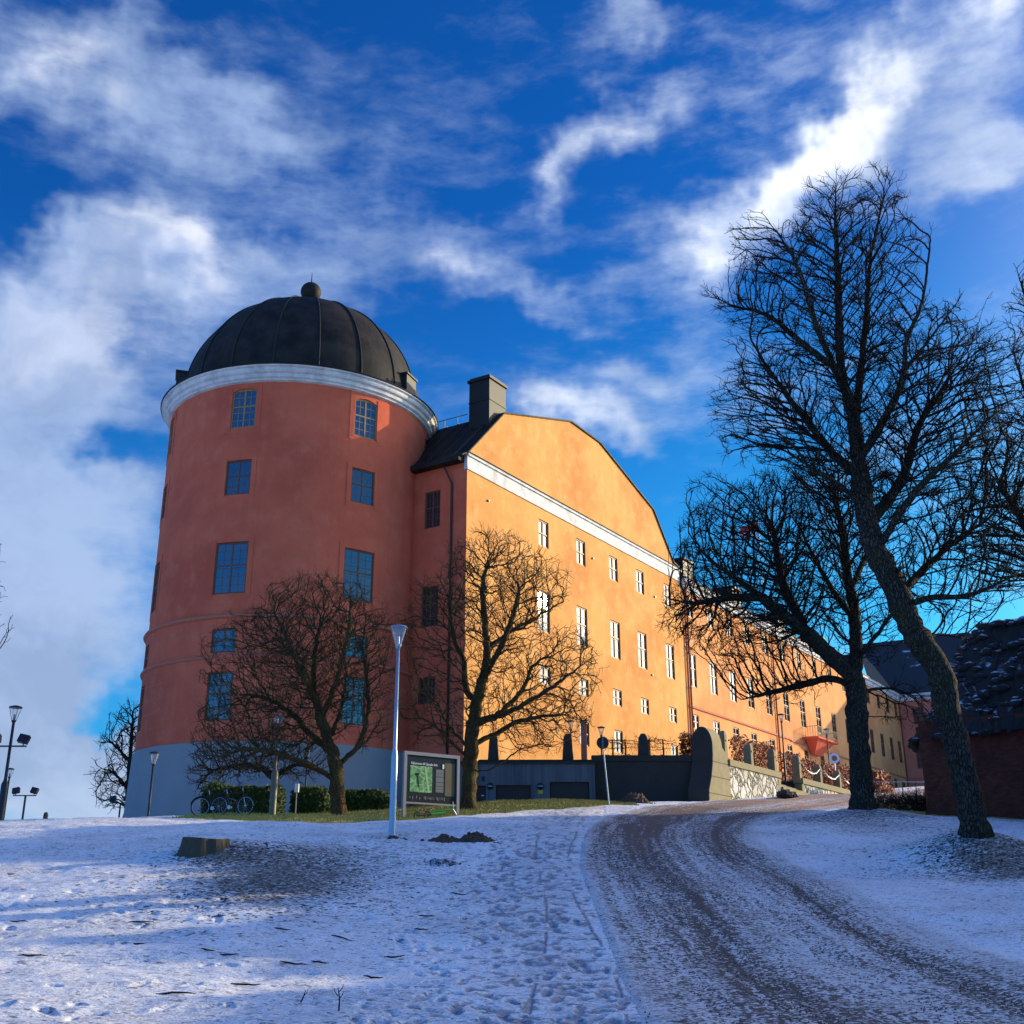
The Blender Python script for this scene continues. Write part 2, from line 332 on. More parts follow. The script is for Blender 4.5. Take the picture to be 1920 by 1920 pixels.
def vnoise(x, y, s, seed=0):
    x = x/s + seed*17.3; y = y/s - seed*9.1; xi = np.floor(x); yi = np.floor(y); fx = x-xi; fy = y-yi
    fx = fx*fx*(3-2*fx); fy = fy*fy*(3-2*fy)
    def h(a, b): q = np.sin(a*127.1 + b*311.7 + seed*74.7)*43758.5453; return q-np.floor(q)
    return (h(xi, yi)*(1-fx)+h(xi+1, yi)*fx)*(1-fy)+(h(xi, yi+1)*(1-fx)+h(xi+1, yi+1)*fx)*fy - .5
def ground_z(x, y):
    x = np.atleast_1d(np.asarray(x, float)); y = np.atleast_1d(np.asarray(y, float)); z = np.empty(len(x))
    for i in range(0, len(x), 40000):
        a = x[i:i+40000]; b = y[i:i+40000]
        d2 = (a[:, None]-GP[:, 0])**2+(b[:, None]-GP[:, 1])**2
        z[i:i+40000] = (d2*.5*np.log(d2+1e-12))@GW[:-3]+GW[-3]+GW[-2]*a+GW[-1]*b
    r = np.hypot(x, y); k = np.clip((r-190)/90, 0, 1); k = k*k*(3-2*k)
    z = np.clip(z, -6, 18)*(1-k) + -2*k
    m = np.clip(1-(r-70)/30, 0, 1)
    z = z + m*(.16*vnoise(x, y, 3.1, 1) + .07*vnoise(x, y, 1.1, 2) + .03*vnoise(x, y, .42, 3) + .022*vnoise(x, y, .17, 4))
    # low ridge of the drift behind the stump, bank of the big trees
    z = z + .28*np.exp(-((x+6.2)/1.6)**2-((y-26.2)/1.3)**2) + .5*np.exp(-((x-10.6)/1.6)**2-((y-27.2)/1.6)**2) + .35*np.exp(-((x-11.5)/1.8)**2-((y-38)/2)**2)
    return z
def gz(x, y): return float(ground_z([x], [y])[0])
def hit(px, py):
    r = ray(px, py); Y = np.arange(5, 120, .04); k = Y/r[1]; m = k*r[2]+1.6 < ground_z(k*r[0], Y)
    i = int(np.argmax(m)); return (k[i]*r[0], Y[i])
def on(px, py):               # ground point seen at that place
    x, y = hit(px, py); return (x, y, gz(x, y))
def put(px, py, Y):           # point of the ground at depth Y in that direction
    x = at(px, py, Y)[0]; return (x, Y, gz(x, Y))

azs = np.concatenate([np.arange(-180, -34, 4.0), np.arange(-34, 34, .078), np.arange(34, 180, 4.0)])*pi/180
rs = [.6, 1.2, 2, 3]
while rs[-1] < 130: rs.append(rs[-1]*1.0042)
while rs[-1] < 5000: rs.append(rs[-1]*1.25)
rs = np.array(rs); nA = len(azs); nR = len(rs)
gx = (rs[:, None]*np.sin(azs)[None]).ravel(); gy = (rs[:, None]*np.cos(azs)[None]).ravel(); gzv = ground_z(gx, gy)
# footprints: small dents trodden along the path left of the road
order = np.argsort(gy); ys = gy[order]; TR = np.zeros(len(gx))
def dent(x, y, L, W, ang, depth):
    i0, i1 = np.searchsorted(ys, [y-L*1.6, y+L*1.6]); idx = order[i0:i1]
    dx = gx[idx]-x; dy = gy[idx]-y; ca, sa = cos(ang), sin(ang); a = (dx*ca+dy*sa)/L; b = (-dx*sa+dy*ca)/W
    q = a*a+b*b; gzv[idx] += depth*(-np.exp(-q*q*1.2) + .16*np.exp(-(np.sqrt(q)-1.5)**2*6)); TR[idx] = np.maximum(TR[idx], np.exp(-q*q*.9))
for i in range(1500):
    y = 9.5 + 40*RNG.random()**1.5; cxp = np.interp(y, [9, 16, 25, 34, 45, 52], [.25, .35, .3, .9, 2.2, 4.0]); wd = np.interp(y, [9, 25, 45], [1.2, 1.15, 1.2])
    dent(cxp + RNG.normal()*wd, y, .11+.05*RNG.random(), .045+.02*RNG.random(), pi/2 + RNG.normal()*.7, .014+.022*RNG.random())
for i in range(500):
    y = 9 + 30*RNG.random(); dent(-9 + 9*RNG.random(), y, .1+.12*RNG.random(), .04+.04*RNG.random(), RNG.random()*3, .02+.02*RNG.random())
for i in range(300):
    y = 12 + 30*RNG.random(); dent(6.6 + 7*RNG.random(), y, .1+.1*RNG.random(), .05, RNG.random()*3, .03)
for off in (0.15, .75):       # bicycle tracks winding up the path
    for y in np.arange(9.5, 40, .07):
        if sin(y*1.9+off*9)+sin(y*.73) < -.2: continue
        dent(np.interp(y, [9, 16, 25, 34, 45], [.0, .25, .3, .9, 2.2])+off*1.2+.12*sin(y*.35+off*4), y, .07, .022, pi/2, .010)
# cover: R grass showing, G dark leaf litter and bare earth, B trodden
def gauss(cx, cy, sx_, sy_): return np.exp(-((gx-cx)/sx_)**2-((gy-cy)/sy_)**2)
def fr(px, py): q = hit(px, py); return q
fx_ = [hit(*p) for p in [(400, 1537), (520, 1540), (640, 1543), (760, 1538), (900, 1527), (1000, 1519), (1080, 1514), (1150, 1509)]]
fx_x = np.array([q[0] for q in fx_]); fx_y = np.minimum(np.array([q[1] for q in fx_]), 52)
edge = np.interp(gx, fx_x, fx_y)
GR = np.clip((gy-edge)/.8+.5, 0, 1)*np.clip((6.0-gx)/1.0, 0, 1)*np.clip((gx+13)/2, 0, 1)*(gy < 66)
GR = np.maximum(GR, np.clip((gx-12)/2, 0, 1)*np.clip((gy-44)/1.5, 0, 1)*np.clip((60-gy)/3, 0, 1)*.8)
LT = .95*gauss(-4.6, 22.8, 1.9, 3.4)+.55*gauss(-4.6, 25.6, 2.6, 2.2)+.55*gauss(-3.9, 21, 1.6, 2.5)+1.0*gauss(-6.2, 25.2, .9, .7)
LT = LT + 1.2*gauss(10.9, 26.2, 1.8, 1.9)+1.0*gauss(11.8, 24.6, 2.6, 1.6)+1.0*gauss(11.6, 37.0, 2.0, 1.7)+.7*gauss(10.6, 33.5, 1.6, 2.6)+.7*gauss(9.0, 37, 1.0, 2.2)
LT = LT + .5*gauss(-3.3, 29, .6, .4)
pc = np.interp(gy, [9, 16, 25, 34, 45, 52], [.2, .35, .3, .9, 2.2, 4.0]); PT = np.exp(-((gx-pc-.2)/1.6)**2)*(gy < 56)
me = bpy.data.meshes.new('ground'); me.vertices.add(len(gx)+1)
co = np.empty((len(gx)+1, 3)); co[:-1, 0] = gx; co[:-1, 1] = gy; co[:-1, 2] = gzv; co[-1] = (0, 0, gz(0, 0)); me.vertices.foreach_set('co', co.ravel())
i_, j_ = np.meshgrid(np.arange(nR-1), np.arange(nA), indexing='ij'); jn = (j_+1) % nA
quads = np.stack([i_*nA+j_, (i_+1)*nA+j_, (i_+1)*nA+jn, i_*nA+jn], -1).reshape(-1, 4)
tris = np.stack([np.full(nA, len(gx)), np.arange(nA), (np.arange(nA)+1) % nA], -1)
loops = np.concatenate([quads.ravel(), tris.ravel()])
me.loops.add(len(loops)); me.loops.foreach_set('vertex_index', loops)
me.polygons.add(len(quads)+len(tris))
me.polygons.foreach_set('loop_start', np.concatenate([np.arange(len(quads))*4, len(quads)*4+np.arange(len(tris))*3]))
me.update(calc_edges=True); me.polygons.foreach_set('use_smooth', [True]*len(me.polygons))
ca = me.color_attributes.new('cover', 'FLOAT_COLOR', 'POINT')
cd = np.ones((len(gx)+1, 4)); cd[-1, :3] = 0; cd[:-1, 0] = GR; cd[:-1, 1] = np.clip(LT, 0, 1.4); cd[:-1, 2] = np.clip(PT*.55+TR*.6, 0, 1); ca.data.foreach_set('color', cd.ravel())
ground = bpy.data.objects.new('ground', me); col.objects.link(ground); tag(ground, kind='structure')

def snow_nodes(t):
    p = t.pos; a = t.new('ShaderNodeAttribute', attribute_name='cover'); s_ = t.new('ShaderNodeSeparateColor'); t.l.new(a.outputs[0], s_.inputs[0])
    GRs, LTs, PTs = s_.outputs
    n1 = t.noise(p, 1.1, 6, .65); n2 = t.noise(p, 8, 6, .72); n3 = t.noise(t.mapping(p, rot=(0, 0, R_(20)), scale=(1, 2.4, 1)), 2.6, 6, .7); n4 = t.noise(p, 30, 3, .7)
    snow = t.mix(n1, (.80, .84, .90), (.90, .92, .95))
    # thin places in the snow with specks of litter, grass tips
    speck = t.math('MAXIMUM', t.ramp(t.math('ADD', n3, t.math('MULTIPLY', n4, .35)), .80, .86), t.ramp(t.noise(t.mapping(p, scale=(1, 1.8, 1)), 9, 4, .7), .61, .66))
    g2 = t.noise(p, 60, 3, .7); g3 = t.noise(t.mapping(p, scale=(1, 2.0, 1)), 16, 4, .75); g4 = t.noise(p, .55, 4, .6)
    snow = t.mix(t.math('MULTIPLY', t.ramp(t.math('ADD', g3, t.math('MULTIPLY', g4, .45)), .70, .84), .5), snow, (.38, .37, .38))
    def flecks(sc_, dens, sharp=.35, stretch=1.8, rot=15):
        vo = t.new('ShaderNodeTexVoronoi', feature='F1'); t.l.new(t.mapping(t.vmath('ADD', p, t.vmath('MULTIPLY', t.noise(p, sc_*.6, 2, .5, 0, True), (.6/sc_*4, .6/sc_*4, 0))), rot=(0, 0, R_(rot)), scale=(1, stretch, 1)), vo.inputs['Vector']); vo.inputs['Scale'].default_value = sc_
        s2 = t.new('ShaderNodeSeparateColor'); t.l.new(vo.outputs['Color'], s2.inputs[0])
        return t.math('MULTIPLY', t.math('LESS_THAN', s2.outputs[0], dens), t.ramp(vo.outputs['Distance'], sharp+.12, sharp-.08))
    pd = t.ramp(t.math('ADD', g4, t.math('MULTIPLY', n3, .5)), .55, .95)
    snow = t.mix(t.math('MULTIPLY', flecks(7.5, t.math('MULTIPLY_ADD', pd, .30, .03)), .75), snow, (.10, .085, .075))
    snow = t.mix(t.math('MULTIPLY', flecks(21, t.math('MULTIPLY_ADD', pd, .34, .05), .4), .62), snow, (.12, .10, .09))
    snow = t.mix(t.math('MULTIPLY', flecks(48, t.math('MULTIPLY_ADD', n2, .5, .0), .45), .5), snow, (.22, .20, .20))
    snow = t.mix(t.math('MULTIPLY', speck, .8), snow, (.09, .07, .06))
    n5 = t.noise(t.mapping(p, rot=(0, 0, R_(12)), scale=(1, 1.9, 1)), 8.5, 4, .8); n6 = t.noise(p, 46, 2, .6)
    lit0 = flecks(11, t.math('MULTIPLY', LTs, 1.0), .46, 2.0, 12)
    lit = t.ramp(t.math('ADD', t.math('MULTIPLY', LTs, .17), t.math('ADD', t.math('MULTIPLY', n5, .85), t.math('MULTIPLY', n3, .25))), .70, .735)
    earth = t.mix(t.ramp(n2, .35, .65), (.035, .025, .016), (.13, .105, .045))
    snow = t.mix(t.math('MULTIPLY', lit, .8), snow, earth); snow = t.mix(lit0, snow, (.022, .018, .013))
    snow = t.mix(t.math('MULTIPLY', t.ramp(t.math('ADD', PTs, t.math('MULTIPLY', t.math('SUBTRACT', n2, .5), 1.4)), .40, .95), .7), snow, (.17, .16, .19))
    gcol = t.mix(t.ramp(n2, .3, .7), (.30, .25, .05), (.55, .44, .13)); gcol = t.mix(t.ramp(n1, .5, .75), gcol, (.28, .17, .06))
    gmask = t.ramp(t.math('ADD', GRs, t.math('MULTIPLY', t.math('SUBTRACT', t.math('ADD', t.math('MULTIPLY', n2, .5), t.math('MULTIPLY', n1, .5)), .5), 1.3)), .40, .60)
    h = t.math('ADD', t.math('MULTIPLY', n2, .7), t.math('ADD', t.math('MULTIPLY', n4, .25), n3))
    return t.mix(gmask, snow, gcol), h
t = mat('snow_ground'); c, h = snow_nodes(t); finish(t, c, .75, h, .75, .05, spec=.3); me.materials.append(MATS['snow_ground'])

# road: a ribbon 2 cm above the snow, its edges fading into the same snow
RL = [(1.0,0),(1.1,6),(1.2,12),(1.3,16.2),(1.35,20),(1.42,25),(1.75,29),(2.3,34),(3.2,40.5),(4.7,47.0),(7.0,52.5),(9.9,57.3),(13.0,62.5),(17.2,69.0),(21.5,76),(26,83.5),(34,96),(44,112)]
RR = [(5.9,0),(5.9,6),(5.95,12),(6.0,17),(6.1,22.9),(6.05,27.8),(6.25,31),(7.1,35),(8.7,39.5),(10.6,44.2),(12.8,49),(15.6,53.5),(18.8,58.5),(22.5,64),(27,71),(32,79),(40,92),(50,108)]
def resample(P, n):
    P = np.array(P, float); tt = np.linspace(0, len(P)-1, n); X = []
    for q in tt:
        i = min(int(q), len(P)-2); f = q-i; p0 = P[max(i-1, 0)]; p1 = P[i]; p2 = P[i+1]; p3 = P[min(i+2, len(P)-1)]
        X.append(.5*((2*p1)+(-p0+p2)*f+(2*p0-5*p1+4*p2-p3)*f*f+(-p0+3*p1-3*p2+p3)*f**3))
    return np.array(X)
nv = 700; nu = 64; L_ = resample(RL, nv); Q_ = resample(RR, nv)
us = np.linspace(-.03, 1.10, nu)
PX = L_[:, None, :]*(1-us)[None, :, None] + Q_[:, None, :]*us[None, :, None]
px_ = PX[..., 0].ravel(); py_ = PX[..., 1].ravel(); uu = np.tile(us, nv)
rut = np.zeros_like(uu)
for c0, w0, dp in ((.17, .03, .02), (.33, .05, .03), (.60, .045, .025), (.78, .04, .03)): rut -= dp*np.exp(-((uu-c0)/w0)**2)
pz_ = ground_z(px_, py_)+.03+rut*.8 - .085*np.clip((np.abs(uu-.535)-.515)/.045, 0, 1)
rm = bpy.data.meshes.new('road'); rv = np.stack([px_, py_, pz_], -1)
ii, jj = np.meshgrid(np.arange(nv-1), np.arange(nu-1), indexing='ij'); rq = np.stack([ii*nu+jj, ii*nu+jj+1, (ii+1)*nu+jj+1, (ii+1)*nu+jj], -1).reshape(-1, 4)
rm.from_pydata(rv.tolist(), [], rq.tolist()); rm.update(); rm.polygons.foreach_set('use_smooth', [True]*len(rm.polygons))
seg = np.r_[0, np.cumsum(np.hypot(*np.diff((L_+Q_)/2, axis=0).T))]
at_ = rm.color_attributes.new('lane', 'FLOAT_COLOR', 'POINT'); ld = np.ones((len(rv), 4)); ld[:, 0] = uu; ld[:, 1] = np.repeat(seg, nu); ld[:, 2] = 0; at_.data.foreach_set('color', ld.ravel())
road = bpy.data.objects.new('road', rm); col.objects.link(road); tag(road, kind='structure')
t = mat('gravel_road'); snow, h0 = snow_nodes(t)
a = t.new('ShaderNodeAttribute', attribute_name='lane'); s_ = t.new('ShaderNodeSeparateColor'); t.l.new(a.outputs[0], s_.inputs[0]); U_, V_ = s_.outputs[0], s_.outputs[1]
cv = t.new('ShaderNodeCombineXYZ'); t.l.new(t.math('MULTIPLY', U_, 22), cv.inputs[0]); t.l.new(t.math('MULTIPLY', V_, .16), cv.inputs[1])
tr = t.noise(cv.outputs[0], 1.0, 5, .62)                       # long streaks left by wheels
def band(c0, w0): return t.math('EXPONENT', t.math('MULTIPLY', t.math('POWER', t.math('DIVIDE', t.math('ABSOLUTE', t.math('SUBTRACT', U_, c0)), w0), 2.0), -1.0))
bands = t.math('ADD', t.math('ADD', t.math('MULTIPLY', band(.33, .17), .68), t.math('MULTIPLY', band(.80, .10), .58)), t.math('MULTIPLY', band(.06, .05), .25))
far = t.ramp(V_, 20, 34); far_lit = t.ramp(V_, 44, 60)
sp = t.noise(t.pos, 17, 5, .8); sp2 = t.noise(t.pos, 3.0, 6, .7)
g = t.math('ADD', t.math('ADD', bands, t.math('MULTIPLY', t.math('SUBTRACT', tr, .5), 2.3)), t.math('ADD', t.math('MULTIPLY', far, .42), t.math('MULTIPLY', t.math('SUBTRACT', sp2, .5), .5)))
vo = t.new('ShaderNodeTexVoronoi', feature='F1'); t.l.new(t.pos, vo.inputs['Vector']); vo.inputs['Scale'].default_value = 26; vs2 = t.new('ShaderNodeSeparateColor'); t.l.new(vo.outputs['Color'], vs2.inputs[0])
grain = vs2.outputs[0]
g = t.math('ADD', t.math('ADD', g, t.math('MULTIPLY', t.math('SUBTRACT', grain, .5), 1.25)), t.math('MULTIPLY', t.math('SUBTRACT', sp, .5), 1.6))
edgef = t.math('MULTIPLY', t.ramp(t.math('ADD', U_, t.math('MULTIPLY', t.math('SUBTRACT', sp2, .5), .25)), -.02, .10), t.ramp(U_, 1.07, .94))
gm = t.math('MULTIPLY', t.ramp(g, .26, .44), edgef)
gc = t.mix(t.noise(t.pos, 22, 4, .7), (.040, .032, .032), (.17, .14, .135)); gc = t.mix(far_lit, gc, t.mix(sp, (.26, .15, .10), (.52, .34, .23)))  # far gravel is redder and brightened, its sunlit band put into the colour
slush = t.mix(.30, snow, (.66, .68, .74))
finish(t, t.mix(gm, t.mix(edgef, snow, slush), gc), t.math('MULTIPLY_ADD', gm, .1, .62), t.math('ADD', h0, t.math('ADD', t.math('MULTIPLY', sp, .8), t.math('MULTIPLY', grain, .5))), .9, .05, spec=.4)
rm.materials.append(MATS['gravel_road'])

# ------------------------------------------------------------------ windows
_wc = {}
def window_meshes(w_, h_, cols, rows, arch, fm, bar=.05):
    key = (w_, h_, cols, rows, arch, fm)
    if key in _wc: return _wc[key]
    b = MB(); fw = .09
    b.box((-w_/2, -.05, 0), (-w_/2+fw, .06, h_)); b.box((w_/2-fw, -.05, 0), (w_/2, .06, h_))
    b.box((-w_/2+fw, -.05, 0), (w_/2-fw, .06, fw)); b.box((-w_/2+fw, -.05, h_-fw), (w_/2-fw, .06, h_))
    b.box((-.055, -.04, fw), (.055, .075, h_-fw))
    trz = h_*.56 if rows > 2 else h_*.5
    b.box((-w_/2+fw, -.04, trz-.05), (-.055, .07, trz+.05)); b.box((.055, -.04, trz-.05), (w_/2-fw, .07, trz+.05))
    for s in (-1, 1):
        x0 = .055 if s > 0 else -w_/2+fw; x1 = w_/2-fw if s > 0 else -.055
        nc = cols//2
        for c_ in range(1, nc):
            x = x0+(x1-x0)*c_/nc; b.box((x-.017, -.02, fw), (x+.017, .045, trz-.05)); b.box((x-.017, -.02, trz+.05), (x+.017, .045, h_-fw))
        for r_ in range(1, rows):
            z = h_*r_/rows
            if abs(z-trz) > .15: b.box((x0, -.02, z-.017), (x1, .05, z+.017))
    if arch:
        pts = [(-w_/2, h_-.02)]+[(-w_/2+w_*i/10, h_-.12+arch*sin(pi*i/10)) for i in range(11)]+[(w_/2, h_-.02)]
        n = len(pts)
        for i in range(1, 11): b.add([(pts[i][0], -.04, pts[i][1]-.09), (pts[i+1][0], -.04, pts[i+1][1]-.09), (pts[i+1][0], -.04, pts[i+1][1]), (pts[i][0], -.04, pts[i][1]),
                                       (pts[i][0], .06, pts[i][1]-.09), (pts[i+1][0], .06, pts[i+1][1]-.09), (pts[i+1][0], .06, pts[i+1][1]), (pts[i][0], .06, pts[i][1])],
                                      [(0,1,2,3),(7,6,5,4),(0,4,5,1),(1,5,6,2),(2,6,7,3),(3,7,4,0)])
    g = MB(); g.box((-w_/2+.02, -.012, .02), (w_/2-.02, .012, h_+(arch-.16 if arch else -.02)))
    def mk(b_, nm, m):
        me_ = bpy.data.meshes.new(nm); me_.from_pydata(b_.v, [], b_.f); me_.update(); me_.materials.append(MATS[m]); return me_
    _wc[key] = (mk(b, 'window', fm), mk(g, 'pane', 'glass')); return _wc[key]
def add_window(parent, loc, rz, w_, h_, cols=4, rows=4, arch=0, fm='window_wood', label=None, tilt=0):
    mf, mg = window_meshes(w_, h_, cols, rows, arch, fm)
    o = bpy.data.objects.new('window', mf); col.objects.link(o); o.parent = parent
    o.location = Vector(loc)-Vector(parent.location); o.rotation_euler = (0, 0, rz)
    g = bpy.data.objects.new('pane', mg); col.objects.link(g); g.parent = o; g.rotation_euler = (R_(tilt*.4), 0, R_(tilt))
    return o

# planar wall with real openings.  M(t, o, z): t along the wall, o outward
def wall_open(mb, M, t0, t1, z0, z1, ops, depth=.28, tdiv=None, arches=None):
    ts = sorted(set([t0, t1]+[q for o in ops for q in o[:2]])); zs = sorted(set([z0, z1]+[q for o in ops for q in o[2:4]]))
    if tdiv:
        T_ = []
        for a, b in zip(ts[:-1], ts[1:]):
            n = max(1, int(math.ceil((b-a)/tdiv))); T_ += [a+(b-a)*i/n for i in range(n)]
        ts = T_+[ts[-1]]
    for a, b in zip(ts[:-1], ts[1:]):
        for c, d in zip(zs[:-1], zs[1:]):
            tm = (a+b)/2; zm = (c+d)/2
            if any(o[0] < tm < o[1] and o[2] < zm < o[3] for o in ops): continue
            mb.add([M(a, 0, c), M(b, 0, c), M(b, 0, d), M(a, 0, d)], [(0, 1, 2, 3)])
    for o in ops:
        a, b, c, d = o[:4]
        mb.add([M(a, 0, c), M(b, 0, c), M(b, 0, d), M(a, 0, d), M(a, -depth, c), M(b, -depth, c), M(b, -depth, d), M(a, -depth, d)],
               [(0, 4, 5, 1), (1, 5, 6, 2), (2, 6, 7, 3), (3, 7, 4, 0)])
        if len(o) > 4 and o[4]:            # segmental head: fill the two corners
            k = 10
            for i in range(k):
                ta = a+(b-a)*i/k; tb = a+(b-a)*(i+1)/k
                za = d-.12-o[4]+o[4]+(-o[4])*(1-sin(pi*i/k))+.12; zb = d-.12-o[4]+o[4]+(-o[4])*(1-sin(pi*(i+1)/k))+.12
                mb.add([M(ta, 0, za), M(tb, 0, zb), M(tb, 0, d), M(ta, 0, d), M(ta, -depth, za), M(tb, -depth, zb)], [(0, 1, 2, 3), (0, 4, 5, 1)])

# ------------------------------------------------------------------ round tower
tw = thing('round_tower', 'round pink plastered castle tower with dark dome and grey plinth', 'tower', (TT[0], TT[1], 5.0))
def cylM(R):
    def M(t, o, z): a = R_(t); return (TT[0]+(R+o)*cos(a), TT[1]+(R+o)*sin(a), z)
    return M
COLS = [-154.5-51.5, -154.5, -103.2, -51.6, 0, 51.5, 103]
ROWA = dict(z0=31.4, z1=34.25, w=1.78, arch=.22); ROWB = (26.66, 29.08, 1.78); ROWC = (20.0, 23.42, 2.25)
ROWD = (16.2, 17.72, 1.68); ROWE = (12.0, 15.0, 1.70)
R1 = 9.40; R2 = 9.50
up = MB(); ops = []
for a in COLS:
    for (z0, z1, w_, ar) in ((31.4, 34.25, 1.78, .22), ROWB+(0,), ROWC+(0,)):
        h = degrees(w_/2/R1); ops.append((a-h, a+h, z0, z1, ar))
wall_open(up, cylM(R1), -230, 130, 18.5, 34.8, ops, .26, 3.0)
up.build('upper_wall', 'plaster_shaded', tw)
lo = MB(); ops2 = []
for a in COLS:
    for (z0, z1, w_) in (ROWD, ROWE):
        h = degrees(w_/2/R2); ops2.append((a-h, a+h, z0, z1))
M2 = cylM(R2)
wall_open(lo, M2, -230, 130, 10.7, 18.42, ops2, .26, 3.0)
# shallow horizontal joints of the rusticated storeys
lo.build('lower_wall', 'plaster_shaded', tw)
jn_ = MB()
for z in [11.9+.93*i for i in range(7)]+[17.9]:
    for k in range(120):
        a0 = -230+3*k; a1 = a0+3; am = (a0+a1)/2
        if any(o[0]-.3 < am < o[1]+.3 and o[2]-.1 < z < o[3]+.1 for o in ops2): continue
        A = [M2(a0, .012, z-.018), M2(a1, .012, z-.018), M2(a1, .012, z+.018), M2(a0, .012, z+.018)]; jn_.add(A, [(0, 1, 2, 3)])
jn_.build('rustication_joints', 'moulding_red', tw)
MB().lathe([(9.50, 18.36), (9.66, 18.40), (9.72, 18.50), (9.66, 18.60), (9.41, 18.66)], (TT[0], TT[1], 0), 120).build('moulding', 'moulding_red', tw, smooth=True)
MB().lathe([(9.50, 15.82), (9.63, 15.86), (9.67, 15.94), (9.62, 16.02), (9.50, 16.05)], (TT[0], TT[1], 0), 120).build('moulding', 'moulding_red', tw, smooth=True)
MB().lathe([(9.9, 3.0), (9.62, 10.62), (9.60, 10.72), (9.45, 10.74)], (TT[0], TT[1], 0), 120).build('plinth', 'plinth_grey', tw, smooth=False)
MB().lathe([(r, 34.62+(z-34.62)*.74) for r, z in [(9.38, 34.62), (9.62, 34.70), (9.62, 34.82), (9.78, 34.95), (9.80, 35.25), (9.96, 35.36), (10.02, 35.52), (10.02, 35.72), (10.16, 35.80), (10.18, 35.96), (9.9, 36.02)]], (TT[0], TT[1], 0), 160).build('cornice', 'white_trim', tw)
MB().lathe([(10.20, 35.58), (10.24, 35.60), (10.26, 35.66), (8.9, 36.0), (8.75, 36.35)], (TT[0], TT[1], 0), 120).build('gutter', 'roof_metal', tw)
DR, DH, DZ = 8.85, 9.15, 36.05
prof = [(DR*cos(pi/2*i/28), DZ+DH*sin(pi/2*i/28)) for i in range(28)]+[(.3, DZ+DH)]
dome = MB().lathe(prof, (TT[0], TT[1], 0), 120).build('dome', 'roof_metal', tw, smooth=True)
sm = MB()
for k in range(18):
    a = 2*pi*k/18+.12
    pts = [(TT[0]+(DR*cos(q)+.03)*cos(a), TT[1]+(DR*cos(q)+.03)*sin(a), DZ+DH*sin(q)+.03) for q in [pi/2*i/24*.985 for i in range(25)]]
    sm.tube(pts, .055, 5)
sm.build('dome_seams', 'chimney_metal', dome.parent, smooth=True)
MB().lathe([(.02, 44.9), (.65, 45.0), (.42, 45.35), (.36, 45.6)], (TT[0], TT[1], 0), 24).build('finial_collar', 'roof_metal', tw)
zb = at(586, 548, 78.42)[2]
MB().lathe([(.80*sin(pi*i/16)+.001, zb-.80*cos(pi*i/16)) for i in range(17)], (TT[0], TT[1], 0), 28).build('finial_ball', 'roof_metal', tw, smooth=True)
MB().tube([(TT[0], TT[1], zb-.8), (TT[0], TT[1], zb+1.0), (TT[0], TT[1], zb+1.75)], [.06, .05, .02], 6).build('spire_rod', 'black_metal', tw)
for ang, rr, ww, hh in ((-163, 8.9, .75, 2.1), (-21, 8.6, .75, 1.7)):
    a = R_(ang); e1 = np.array([cos(a), sin(a)]); e2 = np.array([-sin(a), cos(a)]); P0 = TT+e1*rr
    def Mx(x, y, z): q = P0+e1*x+e2*y; return (q[0], q[1], z)
    d = MB(Mx); d.box((-.9, -ww, 36.1), (.45, ww, 36.2+hh)); d.box((-1.0, -ww-.1, 36.2+hh), (.55, ww+.1, 36.32+hh)); d.build('roof_hatch', 'chimney_metal', tw)
MB(None).tube([tuple(np.r_[TT+9.0*np.array([cos(R_(-36)), sin(R_(-36))]), 36.2]), tuple(np.r_[TT+9.0*np.array([cos(R_(-36)), sin(R_(-36))]), 36.9])], .05, 6).build('roof_hook', 'black_metal', tw)
def frame_band(Mf, a0, a1, z0, z1, wd, o=.03):
    b = MB()
    for (x0, x1, y0, y1) in ((a0-wd, a0-.01, z0-.12, z1+.12), (a1+.01, a1+wd, z0-.12, z1+.12), (a0-wd, a1+wd, z1+.12, z1+.34), (a0-wd, a1+wd, z0-.30, z0-.12)):
        b.add([Mf(x0, .002, y0), Mf(x1, .002, y0), Mf(x1, .002, y1), Mf(x0, .002, y1), Mf(x0, o, y0), Mf(x1, o, y0), Mf(x1, o, y1), Mf(x0, o, y1)], [(4,5,6,7),(0,1,5,4),(1,2,6,5),(2,3,7,6),(3,0,4,7)])
    return b
for i, a in enumerate(COLS):
    for rw, (z0, z1, w_, ar, cl, ro, Rr) in enumerate(((31.4, 34.25, 1.78, .22, 4, 5, R1), ROWB+(0, 4, 4, R1), ROWC+(0, 4, 6, R1), ROWD+(0, 2, 2, R2), ROWE+(0, 4, 4, R2))):
        ra = R_(a); Rw = Rr-.16
        fm = 'window_oak' if (rw == 0) else 'window_wood'
        wob = add_window(tw, (TT[0]+Rw*cos(ra), TT[1]+Rw*sin(ra), z0+.02), ra+pi/2, w_-.02, z1-z0-(.10 if ar else .04), cl, ro, ar and .2, fm)
        if rw < 3:
            h = degrees(w_/2/Rr); frame_band(cylM(Rr), a-h, a+h, z0, z1, degrees(.34/Rr), .035).build('window_surround', 'plaster_shaded', tw)

